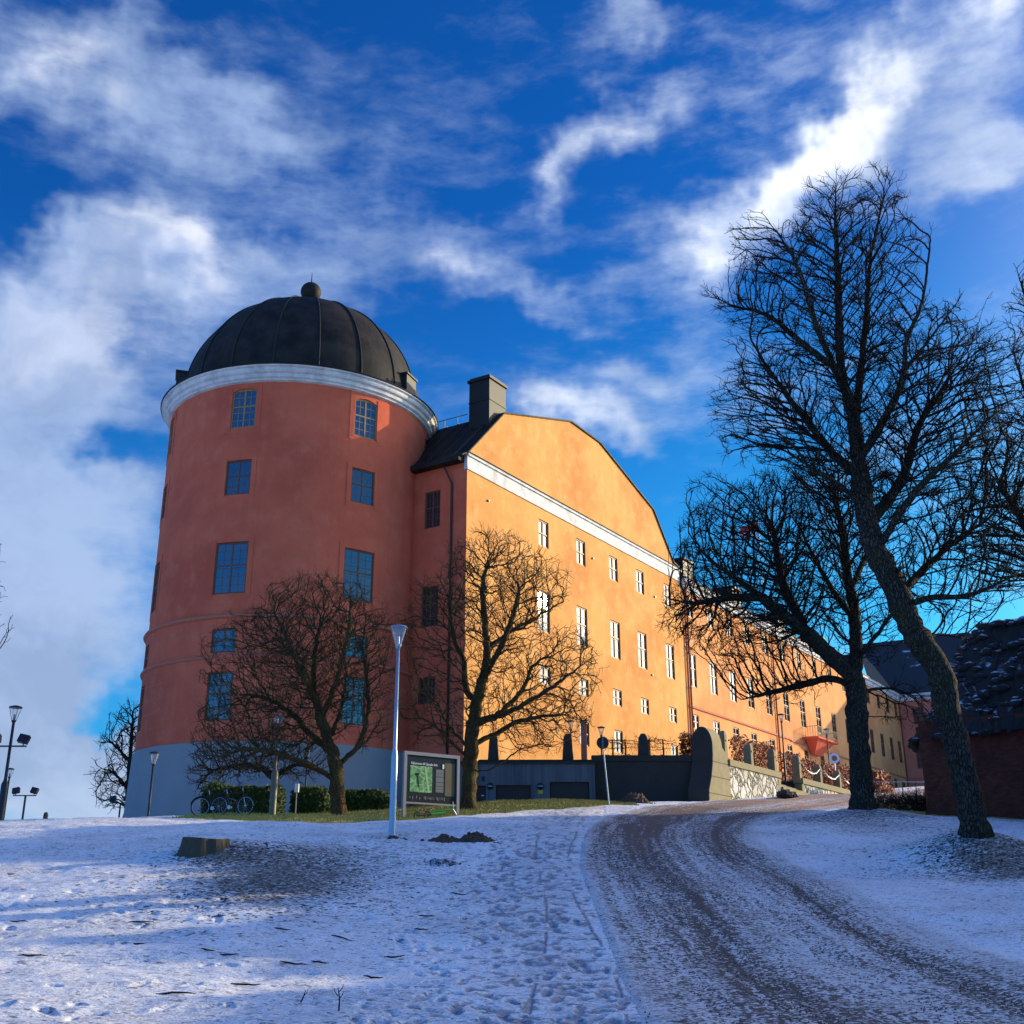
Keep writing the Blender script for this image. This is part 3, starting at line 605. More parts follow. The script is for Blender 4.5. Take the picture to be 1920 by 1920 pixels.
# ------------------------------------------------------------------ gabled wing
def F(t, o, z): return (CC[0]+U2[0]*t+N2[0]*o, CC[1]+U2[1]*t+N2[1]*o, z)
def S(s, o, z):  # short wall: s runs back from the corner, o outward (towards the camera)
    return (CC[0]-N2[0]*s-U2[0]*o, CC[1]-N2[1]*s-U2[1]*o, z)
FRZ = math.atan2(U2[1], U2[0]); SRZ = math.atan2(-N2[1], -N2[0])
GT = [9.45, 15.2, 20.75, 25.7, 31.25]
def facade_ops(ts, upper=True):
    o = []
    for t_ in ts:
        o.append((t_, t_+1.45, 26.88, 28.96)); o.append((t_-.15, t_+1.52, 20.3, 23.42)); o.append((t_, t_+1.5, 16.45, 17.78))
    return o
gw = thing('gabled_wing', 'sun tinted plastered castle wing with curved mansard gable and tall chimney', 'building', (CC[0], CC[1], 8.8))
ops = facade_ops(GT); ops += [(t_, t_+1.45, 12.7, 14.5) for t_ in GT[1:]]
g = MB(); wall_open(g, F, 0, 35.0, 6.0, 29.86, ops, .26)
prof = [(0, 31.06), (4.62, 35.75), (14.65, 38.75), (19.6, 38.6), (29.65, 35.5), (33.6, 31.4), (35.0, 31.06)]
g.add([F(a, -.02, b) for a, b in prof], [tuple(range(len(prof)))])
g.build('facade', 'plaster_sunlit', gw)
s = MB(); wall_open(s, S, 0, 7.5, 4.0, 30.4, [(2.25, 3.6, 26.1, 28.8), (2.25, 3.7, 19.1, 21.9), (2.35, 3.75, 13.9, 15.7)], .26); s.build('side_wall', 'plaster_shaded', gw)
b = MB(F); b.box((-.06, -.2, 29.86), (35.0, .08, 30.06)); b.box((-.06, -.2, 30.06), (35.0, .05, 30.86)); b.box((-.06, -.2, 30.86), (35.0, .16, 31.06)); b.build('cornice_band', 'white_trim', gw)
e = MB(F); e.box((-.10, -.2, 31.06), (35.0, .24, 31.11)); e.build('band_flashing', 'roof_metal', gw)
# roof: the mansard profile carried back from the gable
rf = MB(F)
def roof_strip(p0, p1, o0, o1, th=.12): rf.add([(p0[0], o0, p0[1]), (p1[0], o0, p1[1]), (p1[0], o1, p1[1]), (p0[0], o1, p0[1]), (p0[0], o0, p0[1]+th), (p1[0], o0, p1[1]+th), (p1[0], o1, p1[1]+th), (p0[0], o1, p0[1]+th)], [(0,1,2,3),(7,6,5,4),(0,4,5,1),(1,5,6,2),(2,6,7,3),(3,7,4,0)])
pr2 = [(-.75, 30.62), (0, 31.06)]+prof[1:6]+[(34.9, 31.2)]
for a, b_ in zip(pr2[:-1], pr2[1:]): roof_strip(a, b_, .12, -26)
rf.build('roof', 'roof_metal', gw)
ev = MB(F); ev.box((-.78, -26, 30.38), (-.05, -.2, 30.62)); ev.build('eave', 'roof_metal', gw)
rs_ = MB(F)
for o in np.arange(-25, 0, 1.1):
    rs_.add([(-.7, o, 30.75), (4.62, o, 35.9), (4.62, o+.06, 35.9), (-.7, o+.06, 30.75), (-.7, o, 30.84), (4.62, o, 35.99), (4.62, o+.06, 35.99), (-.7, o+.06, 30.84)], [(0,3,2,1),(4,5,6,7),(0,1,5,4),(1,2,6,5),(2,3,7,6),(3,0,4,7)])
rs_.build('roof_seams', 'chimney_metal', gw)
ch = MB(F); ch.box((3.2, -2.15, 32.5), (5.4, -.35, 38.2)); ch.box((3.08, -2.27, 38.2), (5.52, -.23, 38.4)); ch.box((3.22, -2.13, 38.4), (5.38, -.37, 38.55)); ch.box((3.16, -2.19, 36.5), (5.44, -.31, 36.6))
ch.build('chimney', 'chimney_metal', gw)
rl = MB(F)
for o in np.arange(-9, -3, 1.2): rl.tube([(4.6, o, 35.8), (4.6, o, 36.5)], .03, 5)
rl.tube([(4.6, -9, 36.5), (4.6, -3.2, 36.5)], .03, 5); rl.build('roof_rail', 'black_metal', gw)
dp = MB(S); dp.tube([(1.75, .62, 30.4), (1.45, .5, 29.9), (1.2, .12, 29.0), (1.2, .12, 6.0)], .075, 8); dp.build('downpipe', 'downpipe_dark', gw, smooth=True)
for s0, z0, w_, h_ in ((2.25, 26.1, 1.35, 2.7), (2.25, 19.1, 1.45, 2.8), (2.35, 13.9, 1.4, 1.8)):
    add_window(gw, S(s0+w_/2, -.18, z0+.02), SRZ, w_-.02, h_-.04, 4, 4, 0)
def facade_windows(root, ts, basement=False):
    for i, t_ in enumerate(ts):
        add_window(root, F(t_+.725, -.14, 26.9), FRZ+pi, 1.43, 2.04, 2, 2, tilt=random.uniform(-.25, .25))
        tl = 0 if (root is gw and i == 0) else random.uniform(-.2, .2)
        add_window(root, F(t_+.685, -.14, 20.32), FRZ+pi, 1.65, 3.08, 2, 4, tilt=tl)
        add_window(root, F(t_+.75, -.14, 16.47), FRZ+pi, 1.48, 1.29, 2, 2, tilt=random.uniform(-.25, .25))
facade_windows(gw, GT)
for t_ in GT[1:]: add_window(gw, F(t_+.725, -.14, 12.72), FRZ+pi, 1.43, 1.76, 2, 2)
for tt_, zz in ((2.6, 28.3), (17.8, 27.9), (29.2, 27.2), (28.0, 20.0)):
    MB(F).tube([(tt_, .0, zz), (tt_, .12, zz)], .09, 8).build('wall_anchor', 'black_metal', gw)

# ------------------------------------------------------------------ long wing
lw = thing('long_wing', 'long sun tinted castle wing with rows of tall windows and a balcony', 'building', (F(72, 0, 12)[0], F(72, 0, 12)[1], 12.0))
LT_ = [36.0, 40.9, 45.75, 50.5, 55.7, 61.1, 66.5, 72.05, 77.9, 83.5, 88.9, 94.2, 99.2, 103.9, 108.2]
LT_ = [t_+.05 for t_ in LT_]
g = MB(); wall_open(g, F, 35.0, 110.9, 8.0, 29.3, facade_ops(LT_), .26); g.build('facade', 'plaster_half_sunlit', lw)
b = MB(F); b.box((35.0, -.2, 29.3), (111.2, .18, 29.5)); b.box((35.0, -.2, 29.5), (111.2, .30, 29.95)); b.box((35.0, -.2, 29.95), (111.2, .55, 30.25)); b.build('cornice', 'white_trim', lw)
b = MB(F); b.box((35.5, -.1, 18.28), (57.95, .14, 18.46)); b.box((58.5, -.1, 18.28), (62.2, .14, 18.46)); b.box((62.2, -.1, 18.20), (110.6, .14, 18.38)); b.build('string_course', 'moulding_red', lw)
rf = MB(F); rf.add([(35, .62, 30.25), (111.2, .62, 30.25), (111.2, -9, 33.6), (35, -9, 33.6), (35, .62, 30.37), (111.2, .62, 30.37), (111.2, -9, 33.75), (35, -9, 33.75), (35, -18, 30.2), (111.2, -18, 30.2)], [(0,1,5,4),(4,5,6,7),(7,6,9,8),(0,3,2,1),(0,4,7,3)])
rf.build('roof', 'roof_snowy', lw)
for tt_ in (38.5, 51.0, 64.5, 79, 93):
    d = MB(F); d.box((tt_, -3.6, 30.8), (tt_+2.3, -1.2, 33.2)); d.box((tt_-.15, -3.75, 33.2), (tt_+2.45, -1.0, 33.4)); d.build('dormer', 'chimney_metal', lw)
for tt_, dark in ((35.35, 1), (35.8, 0), (58.25, 0), (110.6, 0)):
    p = MB(F); p.tube([(tt_, .55, 30.0), (tt_, .14, 29.2), (tt_, .14, 9)], .085, 8)
    for zz in (27, 23.8, 20, 15): p.tube([(tt_, .14, zz), (tt_, .14, zz+.08)], .12, 8)
    p.build('downpipe', 'downpipe' if not dark else 'moulding_red', lw, smooth=True)
# balcony
bl = MB(F); bl.add([(66.2, 0, 18.9), (73.4, 0, 18.9), (73.4, 1.9, 18.9), (66.2, 1.9, 18.9), (66.2, 0, 19.1), (73.4, 0, 19.1), (73.4, 1.9, 19.1), (66.2, 1.9, 19.1)], [(0,1,2,3),(7,6,5,4),(0,4,5,1),(1,5,6,2),(2,6,7,3),(3,7,4,0)])
bl.add([(68.6, .14, 17.4), (71.0, .14, 17.4), (71.0, .5, 17.4), (68.6, .5, 17.4), (66.9, .14, 18.9), (72.7, .14, 18.9), (72.7, 1.6, 18.9), (66.9, 1.6, 18.9)], [(0,3,2,1),(0,1,5,4),(1,2,6,5),(2,3,7,6),(3,0,4,7)])
bal = bl.build('balcony', 'plaster_shaded', lw)
rr = MB(F)
for tt_ in np.arange(66.3, 73.4, .29): rr.tube([(tt_, 1.82, 19.1), (tt_, 1.82, 20.25)], .022, 4)
for o in np.arange(.1, 1.9, .29): rr.tube([(66.3, o, 19.1), (66.3, o, 20.25)], .022, 4)
rr.tube([(66.3, .05, 20.25), (66.3, 1.82, 20.25), (73.35, 1.82, 20.25), (73.35, .05, 20.25)], .03, 5); rr.build('balcony_rail', 'black_metal', bal)
facade_windows(lw, LT_)
# ------------------------------------------------------------------ side wing at the far end (projects towards the right)
def W(o, q, z):  # o: outward along N, q: in front of the wing's face (towards the camera)
    return F(110.9-q, o, z)
WRZ = math.atan2(N2[1], N2[0])
sw = thing('side_wing', 'pink castle wing in shade at the far end with snow flecked dark roof', 'building', (W(14, 0, 12)[0], W(14, 0, 12)[1], 12.0))
wo = [(1.85, 3.45, 27.2, 30.0), (1.65, 3.2, 19.6, 22.7), (9.5, 12.1, 27.2, 30.0), (9.5, 12.4, 19.9, 23.0), (2.9, 4.5, 15.9, 17.1)]
# keep clear of the eave
wo = [(a, b_, c, min(d, 28.2)) if c > 26 else (a, b_, c, d) for a, b_, c, d in wo]; wo = [(a, b_, 25.9, d) if c > 26 else (a, b_, c, d) for a, b_, c, d in wo]
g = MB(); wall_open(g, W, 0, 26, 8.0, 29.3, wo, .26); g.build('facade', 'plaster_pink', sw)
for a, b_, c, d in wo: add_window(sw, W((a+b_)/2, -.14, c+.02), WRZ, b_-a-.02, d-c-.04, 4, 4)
b = MB(W); b.box((.3, -.2, 29.3), (26, .3, 29.95)); b.box((.3, -.2, 29.95), (26, .55, 30.25)); b.build('cornice', 'white_trim', sw)
b = MB(W); b.box((.2, -.1, 18.15), (26, .14, 18.33)); b.build('string_course', 'moulding_red', sw)
rf = MB(W); rf.add([(0, .62, 30.3), (26.5, .62, 30.3), (9, -10, 40.6), (-8, -10, 40.6), (-8, -20, 30.3), (26.5, -20, 30.3)], [(0, 1, 2, 3), (3, 2, 5, 4), (0, 3, 4), (1, 5, 2)]); rf.build('roof', 'roof_snowy', sw)

# ------------------------------------------------------------------ flag on the castle roof
fp = at(1427, 1050, 128); ft = at(1424, 985, 128)
fl = thing('flagpole', 'white flagpole with a red and white flag above the castle roof', 'flag', (fp[0], fp[1], 31))
MB().tube([(fp[0], fp[1], 31.5), (fp[0], fp[1], ft[2]+.6)], [.12, .06], 8).build('pole', 'white_paint', fl)
d = MB(); d2 = MB()
for k in range(8):
    a0 = k/8; a1 = (k+1)/8
    def fp_(a, z): return (fp[0]-2.2*a, fp[1]+.25*sin(a*9), ft[2]-z-.5*a+.12*sin(a*7))
    d.add([fp_(a0, -.35), fp_(a1, -.35), fp_(a1, .45), fp_(a0, .45)], [(0, 1, 2, 3)]); d2.add([fp_(a0, .45), fp_(a1, .45), fp_(a1, 1.2), fp_(a0, 1.2)], [(0, 1, 2, 3)])
f1 = d.build('flag', 'red_paint', fl); d2.build('white_stripe', 'white_paint', fl)
for o_ in fl.children[1:]:
    so_ = o_.modifiers.new('solid', 'SOLIDIFY'); so_.thickness = .02

# ------------------------------------------------------------------ terrace, retaining walls, garages
K2 = np.array([10.94, 62.0])
def SWf(t, o, z): return (K2[0]+U2[0]*t+N2[0]*o, K2[1]+U2[1]*t+N2[1]*o, z)
def XF(x, o, z): return (x, 62.0-o, z)                # front wall, o towards the camera
def PF(t, o, z): return (K2[0]+t+U2[0]*o, K2[1]+U2[1]*o, z)   # skew frame of the corner pier
def solve(px, py, P, d):
    r = ray(px, py); k_, t_ = np.linalg.solve(np.array([[r[0], -d[0]], [r[1], -d[1]]]), P); return t_, k_*r[2]+1.6
def sw_t(px, py=1440): return solve(px, py, K2, U2)[0]
ZT = 9.0
def poly_prism(pts, z0, z1):
    n = len(pts); b = MB(); return b.add([(p[0], p[1], z0) for p in pts]+[(p[0], p[1], z1) for p in pts], [tuple(range(n-1, -1, -1)), tuple(range(n, 2*n))]+[(i, (i+1) % n, (i+1) % n+n, i+n) for i in range(n)])
tA, tB = sw_t(1461.6), sw_t(1500.9)
tp = [(-1.8, 62.45), (10.3, 62.45), SWf(2, -.55, 0), SWf(tA+.1, -.55, 0), SWf(tA+.1, -3.2, 0), SWf(tB-.1, -3.2, 0), SWf(tB-.1, -.55, 0), SWf(60, -.55, 0), F(75, .03, 0), F(.02, .03, 0), (-3.12, 72.8)]
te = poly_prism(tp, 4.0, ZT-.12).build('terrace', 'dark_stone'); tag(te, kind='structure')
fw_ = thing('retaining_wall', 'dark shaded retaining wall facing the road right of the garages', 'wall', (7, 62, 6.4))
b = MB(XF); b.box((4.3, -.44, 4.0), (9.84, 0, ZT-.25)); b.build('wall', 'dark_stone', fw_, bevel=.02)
b = MB(XF)
for i in range(7): b.box((4.3+i*.79, -.46, ZT-.25), (4.3+i*.79+.785, .09, ZT+.05))
b.build('coping', 'dark_stone', fw_)
ga = thing('garage', 'blue grey concrete garage front with two dark doors under the terrace', 'garage', (1.2, 61.6, 6.4))
gd = [(-.62, 1.22, 5.0, 7.93), (2.12, 4.02, 5.0, 8.02), (-1.70, -1.12, 5.0, 7.86)]
gd = [(at(930, 1480, 61.5)[0], at(995, 1480, 61.5)[0], 5.0, at(960, 1472, 61.5)[2]), (at(1031, 1480, 61.5)[0], at(1105, 1480, 61.5)[0], 5.0, at(1060, 1466, 61.5)[2]), (at(890, 1480, 61.5)[0], at(911, 1480, 61.5)[0], 5.0, at(900, 1473, 61.5)[2])]
gx1 = at(1116, 1480, 61.5)[0]
def GFr(x, o, z): return (x, 61.5-o, z)
b = MB(); wall_open(b, GFr, -2.9, gx1, 4.5, at(1000, 1432, 61.5)[2], gd, .25); b.add([(-2.9, 61.5, 4.5), (-2.9, 64, 4.5), (-2.9, 64, 8.74), (-2.9, 61.5, 8.74)], [(0, 1, 2, 3)]); b.add([(gx1, 61.5, 4.5), (gx1, 61.99, 4.5), (gx1, 61.99, 8.7), (gx1, 61.5, 8.7)], [(0, 1, 2, 3)])
b.build('wall', 'concrete', ga)
for i, (a, c, z0, z1) in enumerate(gd):
    d = MB(GFr)
    d.box((a+.02, -.24, z0), (c-.02, -.16, z1-.02))
    if i < 2:
        for zz in np.arange(6.0, z1-.1, .42): d.box((a+.04, -.16, zz), (c-.04, -.145, zz+.37))
    o_ = d.build('garage_door' if i < 2 else 'side_door', 'garage_door', ga)
    if i == 2: MB(GFr).tube([(c-.12, -.16, 6.9), (c-.12, -.08, 6.9), (c-.24, -.08, 6.9)], .03, 6).build('handle', 'white_paint', o_)
for pxx in (919, 1013):
    q = at(pxx, 1474, 61.5); m = MB(GFr); m.lathe([(.001, -.0), (.14, .0), (.13, .08), (.001, .16)], (0, 0, 0), 14)
    m = MB(lambda x, y, z: (q[0]+x, 61.5-z, q[2]+y)).lathe([(.001, 0), (.18, .002), (.17, .09), (.09, .17), (.001, .19)], (0, 0, 0), 16); l_ = m.build('wall_lamp', 'black_metal', ga, smooth=True)
    MB(lambda x, y, z: (q[0]+x, 61.5-z, q[2]+y)).box((-.12, -.04, .15), (.12, .01, .2)).build('lamp_lens', 'galvanised', l_)
q = at(1013.5, 1485, 61.5); MB(GFr).box((q[0]-.13, .002, q[2]-.1), (q[0]+.13, .02, q[2]+.1)).build('warning_plate', 'yellow_sign', ga)
q = at(906, 1460, 61.5); MB(GFr).box((q[0]-.08, .002, q[2]-.12), (q[0]+.08, .05, q[2]+.12)).build('vent', 'black_metal', ga)
b = MB(); zt = at(1000, 1432, 61.5)[2]; b.box((-2.95, 61.40, zt), (gx1+.04, 64.5, zt+.10)); b.build('roof_slab', 'dark_stone', ga)

sl = thing('stone_wall', 'sunlit rubble stone wall with coping left of the terrace steps', 'wall', SWf(5, 0, 7), 'lit stone walls along the road')
b = MB(SWf); b.box((2.0, -.5, 4.5), (tA, 0, ZT-.32)); b.build('rubble_face', 'rubble_stone', sl)
b = MB(SWf); b.box((1.9, -.55, ZT-.32), (tA+.03, .10, ZT+.04)); b.box((tA-.45, -.5, 5.5), (tA+.02, .02, ZT-.32)); b.build('coping', 'coping_stone', sl, bevel=.02)
s2 = thing('stone_wall', 'sunlit rubble stone wall running uphill right of the terrace steps', 'wall', SWf(20, 0, 8), 'lit stone walls along the road')
b = MB(SWf); b.box((tB+.02, -.5, 5.0), (46, 0, ZT-.32)); b.build('rubble_face', 'rubble_stone', s2)
b = MB(SWf); b.box((tB, -.55, ZT-.32), (46.1, .10, ZT+.04)); b.box((tB-.02, -.5, 6), (tB+.5, .02, ZT-.32)); b.build('coping', 'coping_stone', s2, bevel=.02)
st = thing('terrace_steps', 'worn stone steps in the gap between the two stone walls', 'steps', SWf((tA+tB)/2, -.5, 7.2))
b = MB(SWf)
for i in range(9): b.box((tA+.05, -3.2+.0, 5.5+.0), (tB-.05, .9-.38*i, gz(*SWf((tA+tB)/2, 1, 0)[:2])+.16*(i+1)))
b.build('steps', 'coping_stone', st)
# corner pier: rounded head, flared foot
pr = thing('gate_pier', 'massive stone pier with rounded head and flared foot at the wall corner', 'pier', PF(-.5, 0, 6.6))
b = MB(PF); lay = [(4.8, -1.25), (6.4, -1.05), (7.2, -.95), (7.9, -.55), (8.6, -.30), (9.1, -.22), (9.6, -.20)]
wd = 1.12
hz = [(z, o) for z, o in lay]
def outline(z): return [(-wd, z), (0, z)]
vs_ = []; fs = []
for z, o in hz: vs_ += [(-wd, o, z), (0, o, z), (0, 2.0 if z < 9.2 else 1.1, z), (-wd, 2.0 if z < 9.2 else 1.1, z)]
for i in range(len(hz)-1):
    for j in range(4): fs.append((i*4+j, i*4+(j+1) % 4, (i+1)*4+(j+1) % 4, (i+1)*4+j))
b.add(vs_, fs)
arc = [(-wd/2+wd/2*cos(a), 9.6+.98*sin(a)) for a in np.linspace(0, pi, 15)]
b.prism(arc, -.20, 1.1); b.build('shaft', 'coping_stone', pr)
jb = MB(PF)
for z_, o_ in ((6.1, -1.09), (7.0, -.98), (7.9, -.55), (8.7, -.29)): jb.box((-wd-.004, o_-.02, z_), (.006, 1.99, z_+.035))
jb.build('stone_joints', 'dark_stone', pr)
wf = MB(PF); vv_ = [(-wd+.01, o-.025, z) for z, o in lay]+[(-.03, o-.025, z) for z, o in lay]; nl = len(lay); wf.add(vv_, [(i, i+nl, i+nl+1, i+1) for i in range(nl-1)]); wf.add([(p[0]*.97-.015, -.225, p[1]-.01) for p in arc], [tuple(range(len(arc)))]); wf.build('shade_dark_front', 'dark_stone', pr)  # dark skin over the pier front: its shade put into the colour
def post(frame, t, o, z, h, w0, w1, th, label, grp, m='coping_stone', rnd=False):
    x, y, _ = frame(t, o, 0); p = thing('stone_post', label, 'post', (x, y, z), grp)
    b = MB(lambda a, c, e: frame(t+a, o+c, z+e))
    z1 = h*.86
    b.add([(-w0/2, -th/2, -.3), (w0/2, -th/2, -.3), (w0/2, th/2, -.3), (-w0/2, th/2, -.3), (-w1/2, -th/2, z1), (w1/2, -th/2, z1), (w1/2, th/2, z1), (-w1/2, th/2, z1),
           (-w1/4, -th/3, h), (w1/4, -th/3, h), (w1/4, th/3, h), (-w1/4, th/3, h)],
          [(0,1,5,4),(1,2,6,5),(2,3,7,6),(3,0,4,7),(4,5,9,8),(5,6,10,9),(6,7,11,10),(7,4,8,11),(8,9,10,11)])
    b.build('shaft', m, p, bevel=.03)
    MB(lambda a, c, e: frame(t+a, o+c, z+e)).tube([(0, -th/2-.05, h*.66), (0, th/2+.05, h*.66)], .05, 6).build('chain_ring', 'black_metal', p)
    return p
GP_ = 'stone posts standing on the terrace wall'
fps = [(925, 'stone post on the terrace edge above the left garage door'), (1065, 'stone post on the terrace edge above the right garage door'), (1207, 'dark stone post on the middle of the shaded retaining wall')]
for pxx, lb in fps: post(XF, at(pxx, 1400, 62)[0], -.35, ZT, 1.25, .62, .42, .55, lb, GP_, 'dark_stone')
sps = [(1367, 1.6, .50, .38, 'narrow round headed stone post right behind the big corner pier'), (1412, 1.25, .75, .55, 'first sloping stone post on the lit wall left of the steps'), (1455, 1.35, .75, .55, 'stone post at the left edge of the terrace steps'),
       (1500, 1.45, .8, .6, 'stone post at the right edge of the terrace steps'), (1538, 1.25, .8, .6, 'stone post between the two white chain loops'), (1573, 1.25, .8, .6, 'stone post right of the second chain loop'), (1603, 1.2, .8, .6, 'farthest stone post beside the big tree trunk')]
spt = []
for pxx, h, w0, w1, lb in sps:
    t_ = sw_t(pxx, 1420); spt.append(t_); post(SWf, t_-.0, -.28, ZT+.03, h, .45, .36, w0*.62, lb, GP_)
def chain(t0, t1, z, sag, label):
    c = MB(); n = 26; 
    P = [SWf(t0+(t1-t0)*i/n, -.28+.3, z-sag*4*(i/n)*(1-i/n)) for i in range(n+1)]
    for i in range(n):
        a, b_ = Vector(P[i]), Vector(P[i+1]); m = (a+b_)/2; d = (b_-a); L = d.length*.62; d.normalize(); sd_ = d.cross(Vector((0, 0, 1))).normalized() if i % 2 else Vector((0, 0, 1))
        ring = [m+d*L*cos(q)+sd_*.04*sin(q) for q in np.linspace(0, 2*pi, 9)]
        c.tube(ring, .013, 4, cap=False)
    o = c.build('chain', 'galvanised', None, origin=P[0]); tag(o, label, 'chain', 'chains hung between the stone posts')
chain(spt[3]+.25, spt[4]-.25, ZT+.95, .42, 'pale chain hanging between the first and second post right of the steps')
chain(spt[4]+.25, spt[5]-.25, ZT+.95, .42, 'pale chain hanging between the second and third post right of the steps')
chain(spt[5]+.25, spt[6]-.25, ZT+.95, .42, 'pale chain hanging from the last two posts by the big tree')
# hedges
def leaf_mesh(mb, n, size, fn, flat=.0):
    for _ in range(n):
        p = Vector(fn()); a = Vector(RNG.normal(size=3)).normalized(); b_ = a.orthogonal().normalized(); a *= size*(.6+.8*random.random()); b_ *= size*(.4+.5*random.random())
        mb.v += [tuple(p-a), tuple(p+b_), tuple(p+a), tuple(p-b_)]; o = len(mb.v)-4; mb.f.append((o, o+1, o+2, o+3))
def hedge(frame, t0, t1, o0, o1, z0, z1, n, size, m, label, grp, core=None, name='hedge'):
    x, y, _ = frame((t0+t1)/2, (o0+o1)/2, 0); h = thing(name, label, 'hedge', (x, y, z0), grp)
    ph = random.random()*9
    def fn():
        a, c, e = random.random(), random.random(), random.random()
        f_ = random.randrange(5) if core else 9
        if f_ == 0: c = 0 if o1 < o0 else 1
        elif f_ == 1: c = 1-(0 if o1 < o0 else 1)
        elif f_ == 2: e = 1
        elif f_ == 3: a = random.choice((0, 1))
        t_ = t0+(t1-t0)*a; zt_ = z0+(z1-z0)*e*(1+.05*sin(t_*1.7+ph)+.03*sin(t_*5+ph))
        q = min(a, 1-a)*(t1-t0); zt_ -= max(0, .25-q)*.9*e
        return frame(t_+random.gauss(0, .04), o0+(o1-o0)*c+random.gauss(0, .04), zt_+random.gauss(0, .03))
    lf = MB(); leaf_mesh(lf, n, size, fn); lf.build('foliage', m, h)
    br = MB()
    if core: b_ = MB(frame); b_.box((t0+.15, min(o0, o1)+.12, z0-.2), (t1-.15, max(o0, o1)-.12, z1-.22)); b_.build('branches', core, h)
    else:
        for t_ in np.arange(t0+.2, t1, .38):
            br.tube([frame(t_, (o0+o1)/2, z0-.1), frame(t_+.1*random.random(), (o0+o1)/2, z0+.5), frame(t_+.25*random.gauss(0, 1), (o0+o1)/2+.1*random.gauss(0, 1), z1-.1)], [.035, .025, .01], 4)
        br.build('branches', 'twigs_red', h)
    return h
RG = 'red brown clipped beech hedges on the terrace'
hx = at(1275, 1400, 63.2)[0]; hedge(XF, hx, at(1326, 1400, 63.2)[0], -1.5, -.9, ZT-.1, at(1300, 1375, 63.2)[2], 1500, .085, 'leaf_red', 'red beech hedge left of the big corner pier', RG)
for a, b_, top, lb in ((1374, 1416, 1384, 'red beech hedge between pier and first sloping post'), (1419, 1449, 1394, 'red beech hedge left of the terrace steps'), (1465, 1497, 1413, 'red beech hedge above the terrace steps'), (1503, 1533, 1427, 'low red beech hedge behind the first chain'), (1541, 1570, 1435, 'low red beech hedge behind the second chain'), (1575, 1612, 1442, 'dark red hedge beside the big tree trunk')):
    ta, tb_ = solve(a, top, K2-N2*1.3, U2)[0], solve(b_, top, K2-N2*1.3, U2)[0]; zt_ = solve((a+b_)/2, top, K2-N2*1.3, U2)[1]
    hedge(SWf, ta, tb_, -1.6, -1.0, ZT-.1, max(zt_, ZT+.8), int(420*(tb_-ta)), .09, 'leaf_red', lb, RG)
ta, tb_ = solve(1636, 1450, K2+N2*3, U2)[0], solve(1664, 1450, K2+N2*3, U2)[0]; x0 = SWf(ta, 3, 0); zz = solve(1650, 1482, K2+N2*3, U2)[1]
hedge(SWf, ta, tb_, 2.7, 3.3, zz-.3, solve(1650, 1448, K2+N2*3, U2)[1], 1200, .13, 'leaf_red', 'orange red bush behind the iron railing', RG)
# trained lime trees along the terrace edge (flat frame of branches)
es = thing('espalier_tree', 'leafless trained tree spread flat along the terrace rail', 'tree', (at(1215, 1418, 64.5)[0], 64.5, ZT-.1))
tk = MB(); cr = MB()
for pxx in (1148, 1172, 1215, 1243):
    x = at(pxx, 1400, 64.5)[0]; tk.tube([(x, 64.5, ZT-.2), (x+.03, 64.5, ZT+.6), (x, 64.5, ZT+1.25)], [.06, .05, .035], 6)
    for s_ in (-1, 1):
        for zz in (.35, .7, 1.05, 1.2):
            p = Vector((x, 64.5, ZT+zz)); P = [p]
            for i in range(9): p = p+Vector((s_*.09, random.gauss(0, .02), random.gauss(.0, .035))); P.append(p.copy())
            cr.tube(P, [.028-.0022*i for i in range(10)], 4)
            for i in range(1, 9, 1):
                q = P[i]; e_ = q+Vector((random.gauss(0, .12), random.gauss(0, .08), random.choice((-1, 1))*random.uniform(.1, .3))); cr.tube([q, (q+e_)/2+Vector((random.gauss(0, .03), 0, 0)), e_], [.013, .010, .006], 3)
tk.build('trunk', 'bark_brown', es); cr.build('crown', 'twigs_red', es)

gx_ = at(1095, 1400, 65)[0]; gpp = thing('gate_post', 'tall red brown post on the terrace left of the round sign', 'post', (gx_, 65, ZT-.12))
MB().box((gx_-.16, 64.84, ZT-.15), (gx_+.16, 65.16, at(1095, 1356, 65)[2])).build('shaft', 'moulding_red', gpp, bevel=.02)
MB().box((gx_-.21, 64.79, at(1095, 1356, 65)[2]), (gx_+.21, 65.21, at(1095, 1351, 65)[2])).build('cap', 'moulding_red', gpp, bevel=.02)

# green hedge in front of the tower
GH = 'green clipped hedges at the foot of the tower'
hedge(lambda a, c, e: (a, 47-c, e), at(392, 1500, 47)[0], at(533, 1500, 47)[0], 0, 1.1, gz(-9.5, 47)-.3, at(470, 1478, 47)[2], 5200, .075, 'leaf_green', 'dark green hedge left of the globe lamp', GH, 'leaf_green')
hedge(lambda a, c, e: (a, 50-c, e), at(556, 1500, 50)[0], at(622, 1500, 50)[0], 0, 1.1, gz(-8, 50)-.3, at(590, 1482, 50)[2], 2600, .075, 'leaf_green', 'sunlit green hedge left of the round crowned tree', GH, 'leaf_green')
hedge(lambda a, c, e: (a, 52-c, e), at(640, 1500, 52)[0], at(742, 1500, 52)[0], 0, 1.1, gz(-6, 52)-.3, at(700, 1488, 52)[2], 3800, .075, 'leaf_green', 'green hedge between the round crowned tree and map board', GH, 'leaf_green')

